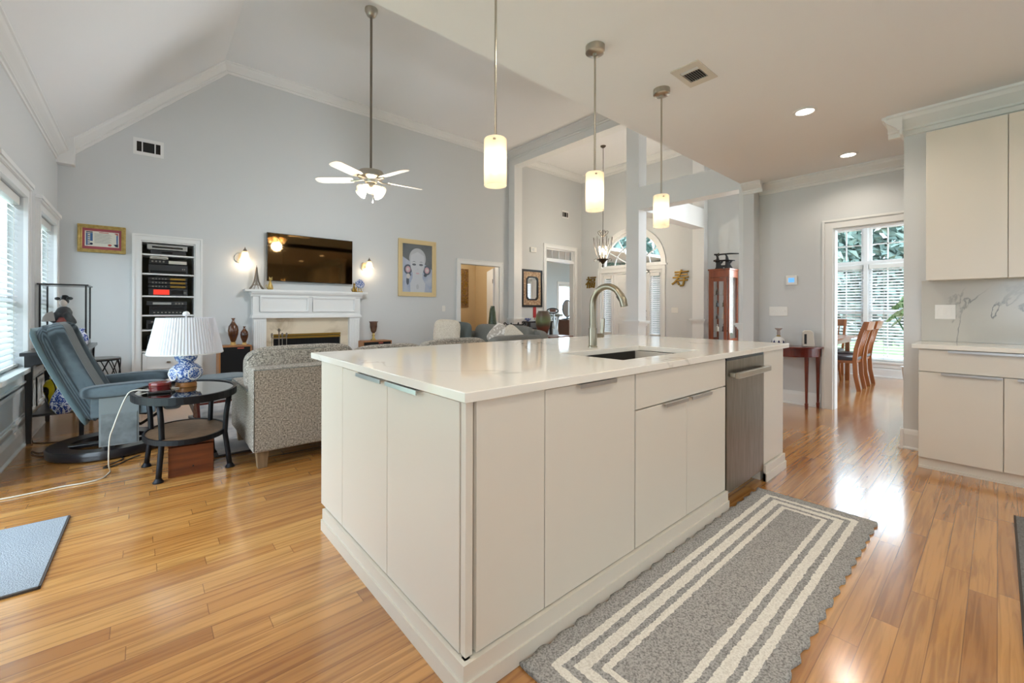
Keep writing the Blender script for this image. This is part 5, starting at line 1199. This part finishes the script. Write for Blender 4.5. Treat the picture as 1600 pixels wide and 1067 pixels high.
put('body', MB().lathe([(.09, 0), (.10, .02), (.11, .30), (.10, .6), (.092, .85), (.07, 1.10), (.045, 1.25), (.04, 1.25), (.06, 1.10), (.08, .85), (0, .3)], n=28), MOSAIC, t, smooth='all')
t = thing('plant_stand', 'small black scrolled iron plant stand beside the foyer pilaster', 'stand', (6.13, 6.95, 0))
put('top_ring', MB().tube([(.17*math.cos(2*math.pi*k/24), .17*math.sin(2*math.pi*k/24), .84) for k in range(24)], .012, 6, closed=True).cyl((0, 0, .835), .165, .012, 24), IRON, t, smooth='all')
for k in range(4):
    a = k*math.pi/2+.5; ca, sa = math.cos(a), math.sin(a)
    put('leg', MB().tube([(ca*q, sa*q, z) for q, z in ((.24, .84), (.255, .87), (.23, .885), (.20, .86), (.15, .82), (.08, .70), (.06, .45), (.10, .15), (.16, 0))], .011, 6), IRON, t, smooth='all')
t = thing('door_chime', 'cream door chime box on the wall above the patterned mirror', 'door chime', (7.15, FY, 2.63))
put('cover', MB().box(-.10, .10, -.045, 0, -.06, .06), PLASTIC, t, bev=.006); put('grille_slot', MB().box(-.07, .02, -.047, -.045, -.035, .035), WALL, t)
def glyph(ch, name, label, y, z, h):
    cu = bpy.data.curves.new(name, 'FONT'); cu.body = ch; cu.size = h; cu.extrude = .012; cu.bevel_depth = .004; cu.align_x = 'CENTER'; cu.align_y = 'CENTER'; cu.shear = .18
    o = bpy.data.objects.new(name, cu); C.objects.link(o)
    me = bpy.data.meshes.new_from_object(o.evaluated_get(bpy.context.evaluated_depsgraph_get())); bpy.data.objects.remove(o)
    me.materials.clear(); me.materials.append(GOLD2); o = bpy.data.objects.new(name, me); C.objects.link(o); o.location = (XD-.02, y, z); o.rotation_euler = (R(90), 0, R(-90))
    return tag(o, label, 'wall ornament')
glyph('\u798f', 'wall_character', 'dark gold Chinese character on the wall left of the faucet arch', 7.15, 1.88, .33)
glyph('\u5bff', 'wall_character', 'golden Chinese character on the wall right of the front door', 4.655, 1.85, .40)

# curio cabinet with a sword rack on top
t = thing('curio_cabinet', 'tall cherry curio cabinet with glass door and side behind the column', 'cabinet', (8.56, 3.42, 0))
wx, wy, H = .42, .40, 1.99
m = MB()
for x in (0, wx-.04):
    for y in (0, wy-.04): m.box(x, x+.04, y, y+.04, 0, H)
m.box(-.012, wx+.01, -.012, wy+.012, H-.03, H).box(.04, wx-.04, 0, .04, H-.17, H-.03).box(.04, wx-.04, wy-.04, wy, H-.17, H-.03).box(0, .04, .04, wy-.04, H-.17, H-.03)
m.box(0, wx, 0, wy, .0, .10).box(.04, wx-.04, 0, .03, .10, .62).box(.04, wx-.04, wy-.03, wy, .10, .62).box(.01, .03, .04, wy-.04, .10, .18)
put('case', m, CHERRY, t, bev=.003)
d = MB().box(-.016, 0, .045, .10, .19, H-.18).box(-.016, 0, wy-.10, wy-.045, .19, H-.18).box(-.016, 0, .10, wy-.10, .19, .27).box(-.016, 0, .10, wy-.10, H-.25, H-.18)
dr = put('door', d, CHERRY, t, bev=.003); put('door_pane', MB().box(-.010, -.006, .10, wy-.10, .27, H-.25), GLASS, dr); put('knob', MB().ell((-.026, .075, 1.1), .012), BRONZE, dr, smooth='all')
put('side_pane', MB().box(.04, wx-.04, wy-.008, wy-.004, .62, H-.17), GLASS, t)
put('side_pane', MB().box(.04, wx-.04, .004, .008, .62, H-.17), GLASS, t)
put('mirror_back', MB().box(wx-.035, wx-.03, .04, wy-.04, .10, H-.17), mat('cabinet_back', (200, 206, 212), .3), t)
for z in (.75, 1.0, 1.24, 1.48): put('glass_shelf', MB().box(.035, wx-.05, .012, wy-.012, z-.006, z), GLASS, t)
rnd = random.Random(5)
DKFIG = [mat('figure_'+n, c, .4) for n, c in (('slate', (62, 66, 76)), ('moss', (74, 96, 70)), ('umber', (96, 74, 60)), ('ivory', (206, 200, 188)))]
CURIO = [('front left', .10, .27), ('back middle', .24, .20), ('front right', .20, .09)]
for z, sn in ((.75, 'lowest'), (1.0, 'second'), (1.24, 'third'), (1.48, 'top')):
    for k, (pn, x, y) in enumerate(CURIO):
        hh = rnd.uniform(.09, .17); q = rnd.uniform(.024, .036)
        t2 = thing('curio_figurine', 'small figurine on the %s glass shelf of the curio cabinet, %s' % (sn, pn), 'figurine', (8.56+x, 3.42+y, z+.0005), 0, 'figurines in the curio cabinet')
        put('body', MB().lathe([(q, 0), (q*1.05, .01), (q*.8, hh*.3), (q*.95, hh*.5), (q*.45, hh*.72), (0, hh*.78)], n=12), DKFIG[(k+int(z*10)) % 4], t2, smooth='all')
        put('head', MB().ell((0, 0, hh*.87), (q*.5, q*.5, hh*.13), 10, 8), DKFIG[(k+int(z*10)) % 4], t2, smooth='all')
t = thing('sword_rack', 'dark wooden two-tier sword stand on top of the curio cabinet', 'stand', (8.74, 3.60, H))
for y in (-.09, .09):
    put('upright', MB().prism([(-.10, 0), (.10, 0), (.07, .06), (.06, .20), (.10, .27), (.06, .27), (.02, .20), (-.05, .15), (-.02, .06), (-.07, .04)], 'y' if False else 'x', -.014, .014) if False else
        MB().add([(v[1], v[0]+y, v[2]) for v in MB().prism([(-.09, 0), (.09, 0), (.06, .05), (.05, .26), (.075, .30), (.045, .30), (.02, .26), (-.02, .14), (-.06, .17), (-.075, .15), (-.03, .10), (-.06, .05)], 'y', -.014, .014).v], MB().prism([(0, 0)]*12, 'y', 0, 1).f), BLKWOOD, t)
put('crossbar', MB().box(-.02, .02, -.09, .09, .04, .08), BLKWOOD, t)
for nm, dz, dx, l, lab in (('sword', .31, .055, .25, 'long dark sword on the upper tier of the rack'), ('sword', .17, -.06, .20, 'shorter dark sword on the lower tier of the rack')):
    s2 = thing(nm, lab, 'sword', (8.74+(.0 if dz < .2 else 0)+dx*0+(.06 if dz > .2 else -.065), 3.60, H+dz))
    put('scabbard', MB().tube([(0, -l-.04, -.02), (0, -l*.4, -.002), (0, .12, .0)], [.010, .016, .017], 8), BLACK, s2, smooth='all')
    put('grip', MB().tube([(0, .13, .0), (0, l*.85, .008)], .017, 8), mat('cord_wrap', (40, 38, 40), .8), s2, smooth='all')
    put('guard', MB().add([(v[0], v[2]+.122, v[1]) for v in MB().lathe([(.034, 0), (.034, .010), (0, .010)], n=16).v], MB().lathe([(.034, 0), (.034, .010), (0, .010)], n=16).f), BRONZE, s2)

# ---------------------------------------------------------------- end wall of the kitchen
t = thing('half_round_table', 'mahogany half-round console table against the end wall', 'table', (6.13, 1.76, 0))
def half(r, n=24): return [(r*math.cos(a), r*math.sin(a)) for a in [math.pi/2+math.pi*k/n for k in range(n+1)]]
put('top', MB().prism(half(.40), 'z', .715, .735), MAHOG, t, bev=.003); put('apron', MB().prism(half(.37), 'z', .615, .715), MAHOG, t)
for x, y in ((-.035, -.345), (-.035, .345), (-.20, -.27), (-.20, .27)):
    m = MB().add([(x+a*h, y+b*h, z) for z, h in ((0, .013), (.06, .016), (.07, .011), (.64, .019)) for a, b in ((-1, -1), (1, -1), (1, 1), (-1, 1))], [(0, 3, 2, 1), (12, 13, 14, 15)]+[(i*4+j, i*4+(j+1) % 4, i*4+4+(j+1) % 4, i*4+4+j) for i in range(3) for j in range(4)])
    put('leg', m, MAHOG, t)
    put('leg_block', MB().cbox((x, y, .665), (.046, .046, .10)), MAHOG, t)
t = vase('scent_bottle', 'round white bottle with navy petals and glass neck on the half-round table', (5.98, 1.80, .7355), [(.045, 0), (.065, .012), (.075, .04), (.068, .075), (.04, .10), (.018, .11), (.016, .112), (0, .112)], WHITECH, cat='bottle')
PET = mat('navy_glaze', (30, 34, 86), .25); m = MB()
for k in range(9):
    a = 2*math.pi*k/9; c = Vector((.0735*math.cos(a), .0735*math.sin(a), .035)); o = Vector((math.cos(a), math.sin(a), 0)); s_ = Vector((-o.y, o.x, 0))
    m.add([c-s_*.019+Vector((0, 0, -.022)), c+s_*.019+Vector((0, 0, -.022)), c+o*.004+s_*.012+Vector((0, 0, .006)), c-o*.004+Vector((0, 0, .034)), c+o*.004-s_*.012+Vector((0, 0, .006)), c+o*.005-s_*.0+Vector((0, 0, -.002))], [(0, 1, 5), (1, 2, 5), (2, 3, 5), (3, 4, 5), (4, 0, 5)])
put('petals', m, PET, t); put('collar', MB().lathe([(.022, .108), (.024, .114), (.022, .122)], n=20), GOLD, t, smooth='all')
put('stopper', MB().lathe([(.016, .12), (.02, .15), (.016, .175), (.02, .185), (.045, .21), (.042, .212), (.012, .19), (0, .188)], n=20), mat('pale_pink_glass', (222, 206, 200), .1, trans=.6), t, smooth='all')
t = thing('white_speaker', 'upright rounded cream device at the right end of the half-round table', 'device', (6.03, 1.50, .7355), R(25))
put('body', MB().prism([(-.055, 0), (.055, 0), (.06, .02), (.058, .17), (.04, .19), (-.02, .195), (-.05, .17), (-.062, .02)], 'x', -.03, .03), mat('cream_device', (216, 210, 198), .4), t, bev=.008)
put('port_strip', MB().box(-.033, -.03, .02, .045, .03, .15), DKGR, t)

# ---------------------------------------------------------------- dining nook
TEAK = mat('amber_cherry', (166, 100, 48), .3, noise=(3, (136, 76, 34)), stretch=(7, 7, 1), coat=.3)
SEATL = mat('dark_seat', (54, 48, 52), .35)
def dchair(loc, rz, label):
    t = thing('dining_chair', label, 'chair', loc, rz, 'dining chairs in the nook')
    put('seat', MB().puff((0, .0, .465), (.45, .43, .06), 8, 8), SEATL, t, smooth='all'); put('seat_rail', MB().box(-.21, .21, -.2, .2, .40, .445), TEAK, t, bev=.004)
    for sx in (-1, 1):
        l = put('leg', MB().tube([(sx*.195, .185, .41), (sx*.20, .20, .22), (sx*.19, .18, 0)], [.024, .02, .015], 8), TEAK, t, smooth='all')
        bp = [(sx*.19, -.245, 0), (sx*.195, -.205, .22), (sx*.2, -.195, .44), (sx*.21, -.215, .62), (sx*.215, -.27, .84), (sx*.22, -.33, 1.01)]
        m = MB()
        for (a, b) in zip(bp, bp[1:]):
            A, B = Vector(a), Vector(b); q = [Vector((dx*.017, dy*.026, 0)) for dx, dy in ((-1, -1), (1, -1), (1, 1), (-1, 1))]
            m.add([A+k for k in q]+[B+k for k in q], [(0, 3, 2, 1), (4, 5, 6, 7), (0, 1, 5, 4), (1, 2, 6, 5), (2, 3, 7, 6), (3, 0, 4, 7)])
        put('leg', m, TEAK, t)
    m = MB()
    for k in range(7):
        x0, x1 = -.235+k*.47/7, -.235+(k+1)*.47/7; y0, y1 = [-.325-.02*(1-(q/.235)**2) for q in (x0, x1)]
        m.add([(x0, y0-.012, .89), (x1, y1-.012, .89), (x1, y1+.012, .89), (x0, y0+.012, .89), (x0, y0-.04, 1.01), (x1, y1-.04, 1.01), (x1, y1-.016, 1.01), (x0, y0-.016, 1.01)], [(0, 3, 2, 1), (4, 5, 6, 7), (0, 1, 5, 4), (1, 2, 6, 5), (2, 3, 7, 6), (3, 0, 4, 7)])
    put('top_rail', m, TEAK, t, bev=.003)
    for k in range(4): put('slat', MB().tube([((k-1.5)*.075, -.20, .45), ((k-1.5)*.08, -.225, .62), ((k-1.5)*.085, -.31, .90)], [.011]*3, 6), TEAK, t, smooth='all')
    return t
c1 = dchair((7.98, 1.56, 0), 0, 'dining chair with slatted back nearest the doorway, its side turned to the camera')
for loc, rz, lb in (((8.66, 1.56, 0), 0, 'second dining chair, just beyond the one nearest the doorway'), ((9.36, 2.05, 0), R(90), 'dining chair at the far window end of the table, its slats facing the doorway')):
    dup(c1, loc, rz, lb)
t = thing('dining_table', 'amber wooden dining table in the nook', 'table', (8.30, 2.0, 0))
put('top', MB().box(-.78, .74, -.46, .36, .725, .755), TEAK, t, bev=.006); put('apron', MB().box(-.70, .66, -.38, .30, .65, .725), TEAK, t)
for x in (-.66, .62):
    for y in (-.34, .26): put('leg', MB().box(x-.03, x+.03, y-.03, y+.03, 0, .65), TEAK, t, bev=.004)
t = thing('potted_plant', 'variegated split-leaf plant half hidden by the passage wall', 'plant', (8.75, .80, 0))
put('pot', MB().lathe([(.12, 0), (.14, .02), (.17, .30), (.18, .32), (.165, .32), (.15, .28), (0, .28)], n=24), WHITECH, t, smooth=True)
rnd = random.Random(11); st = MB()
LV = [((.0, .30, 1.06), 20), ((.05, .22, 1.25), 70), ((.1, .26, .98), -30), ((.0, .16, 1.34), 50), ((-.1, .1, 1.2), 100), ((.1, -.1, 1.3), 160), ((-.05, -.2, 1.1), 200), ((.1, .19, 1.14), 0)]
for (x, y, z), rr in LV:
    st.tube([(0, 0, .28), (x*.4, y*.3, z*.7), (x, y-.05, z+.03)], .006, 6)
    m = MB(); n = 18; Mx = Matrix.Translation((x, y, z)) @ Euler((R(-50+rnd.uniform(-15, 15)), R(rr*.3), R(rnd.uniform(-40, 10)))).to_matrix().to_4x4()
    pts = []
    for k in range(n):
        a = 2*math.pi*k/n; q = .115*(1-.25*math.cos(a))*(.72 if k in (4, 7, 11, 14) else 1); pts.append((q*math.sin(a)*.8, q*math.cos(a)))
    vs = [(0, 0, .012)]+[(p[0], p[1], -.02*abs(p[0])/.1) for p in pts]; m.add([Mx @ Vector(v) for v in vs], [(0, 1+k, 1+(k+1) % n) for k in range(n)])
    put('leaf', m, LEAFV, t)
put('stems', st, LEAF, t, smooth='all')

# ---------------------------------------------------------------- study and hall beyond the doorways
t = thing('exercise_bike', 'silver exercise bike with black looped handlebar seen through the study doorway', 'exercise bike', (9.75, 9.15, 0), R(20))
ST2 = mat('silver_paint', (190, 200, 206), .35, .5)
put('frame', MB().tube([(0, 0, .30), (-.10, 0, 1.08)], .03, 10).tube([(0, 0, .30), (.30, 0, .95)], .028, 10).tube([(-.05, 0, .8), (.05, 0, .3)], .022, 8).tube([(-.3, 0, .05), (0, 0, .30), (.35, 0, .05)], .03, 10), ST2, t, smooth='all')
put('flywheel_cover', MB().add([(v[0]-.02, v[2]-.06, v[1]+.36) for v in MB().lathe([(.20, 0), (.22, .03), (.22, .09), (.20, .12)], n=28).v], MB().lathe([(.20, 0), (.22, .03), (.22, .09), (.20, .12)], n=28).f), ST2, t, smooth=True)
put('handlebar', MB().tube([(-.18+.0*k, .19*math.cos(a), 1.14+.075*math.sin(a)) for k, a in enumerate([2*math.pi*i/24 for i in range(24)])], .017, 8, closed=True), BLACK, t, smooth='all')
put('display', MB().cbox((-.16, 0, 1.15), (.05, .20, .09), rot=(0, R(-20), 0)), mat('console_grey', (150, 120, 112), .5), t, bev=.01)
put('saddle', MB().puff((.33, 0, 1.0), (.26, .22, .09), 4, 8), mat('saddle_grey', (142, 146, 138), .7), t, smooth='all')
put('seat_handle', MB().tube([(.30, -.10, .88), (.42, -.26, .86), (.50, -.26, .95)], .015, 8).tube([(.30, .10, .88), (.42, .26, .86), (.50, .26, .95)], .015, 8), BLACK, t, smooth='all')
for sy in (-1, 1): put('pedal', MB().tube([(0, sy*.08, .32), (sy*.12, sy*.08, .22)], .014, 6).cbox((sy*.12, sy*.14, .22), (.09, .08, .03)), BLACK, t)
put('foot_bar', MB().tube([(-.3, -.22, .03), (-.3, .22, .03)], .03, 8).tube([(.35, -.22, .03), (.35, .22, .03)], .03, 8), BLACK, t, smooth='all')
t = thing('oval_mirror', 'black-framed oval table mirror on the brown chest at the study door jamb', 'mirror', (11.0, 9.75, .86), R(-45))
put('frame', slab(ellp(0, .36, .17, .30, 36), [ellp(0, .36, .14, .27, 36)], 'y', -.012, .012), BLACK, t); put('glass', slab(ellp(0, .36, .142, .272, 36), [], 'y', -.006, .006), MIRROR, t)
put('stand', MB().box(-.12, .12, -.06, .06, 0, .025).box(-.02, .02, -.012, .012, .025, .08), BLACK, t)
t = thing('chest', 'brown wooden chest at the edge of the study doorway', 'chest', (11.1, 9.75, 0))
put('body', MB().box(-.28, .35, -.25, .25, .0, .83), mat('chest_brown', (110, 76, 60), .5), t); put('top', MB().box(-.30, .37, -.27, .27, .83, .858), WHITECH, t)
t = thing('houseplant', 'leafy green houseplant behind the exercise bike', 'plant', (10.3, 10.3, 0)); rnd = random.Random(2)
put('pot', MB().lathe([(.13, 0), (.18, .3), (.16, .3), (0, .26)], n=20), WHITECH, t, smooth=True); m = MB(); s3 = MB()
for k in range(46):
    a = rnd.uniform(0, 6.28); q = rnd.uniform(.1, .42); z = rnd.uniform(.55, 1.1); c = Vector((q*math.cos(a), q*math.sin(a), z)); o = Vector((math.cos(a), math.sin(a), -.3)); s_ = Vector((-math.sin(a), math.cos(a), 0))
    m.add([c-o*.09, c+s_*.035+Vector((0, 0, .02)), c+o*.09, c-s_*.035+Vector((0, 0, .02))], [(0, 1, 2), (0, 2, 3)])
    if k % 4 == 0: s3.tube([(0, 0, .26), (q*.3*math.cos(a), q*.3*math.sin(a), z*.7), tuple(c)], .006, 5)
put('leaves', m, LEAF, t); put('stems', s3, LEAF, t)
t = thing('carved_wall_panel', 'tall carved brown relief panel on the tan hall wall', 'wall art', (6.30, 9.2, 1.735))
put('panel', MB().box(-.16, .16, -.03, 0, -.50, .50), CARVED, t, bev=.005)
m = MB(); rnd = random.Random(4)
for k in range(60): m.ell((rnd.uniform(-.12, .12), -.03, rnd.uniform(-.44, .44)), (rnd.uniform(.015, .03), .014, rnd.uniform(.015, .035)), 8, 6)
put('relief', m, GOLD2, t, smooth='all')
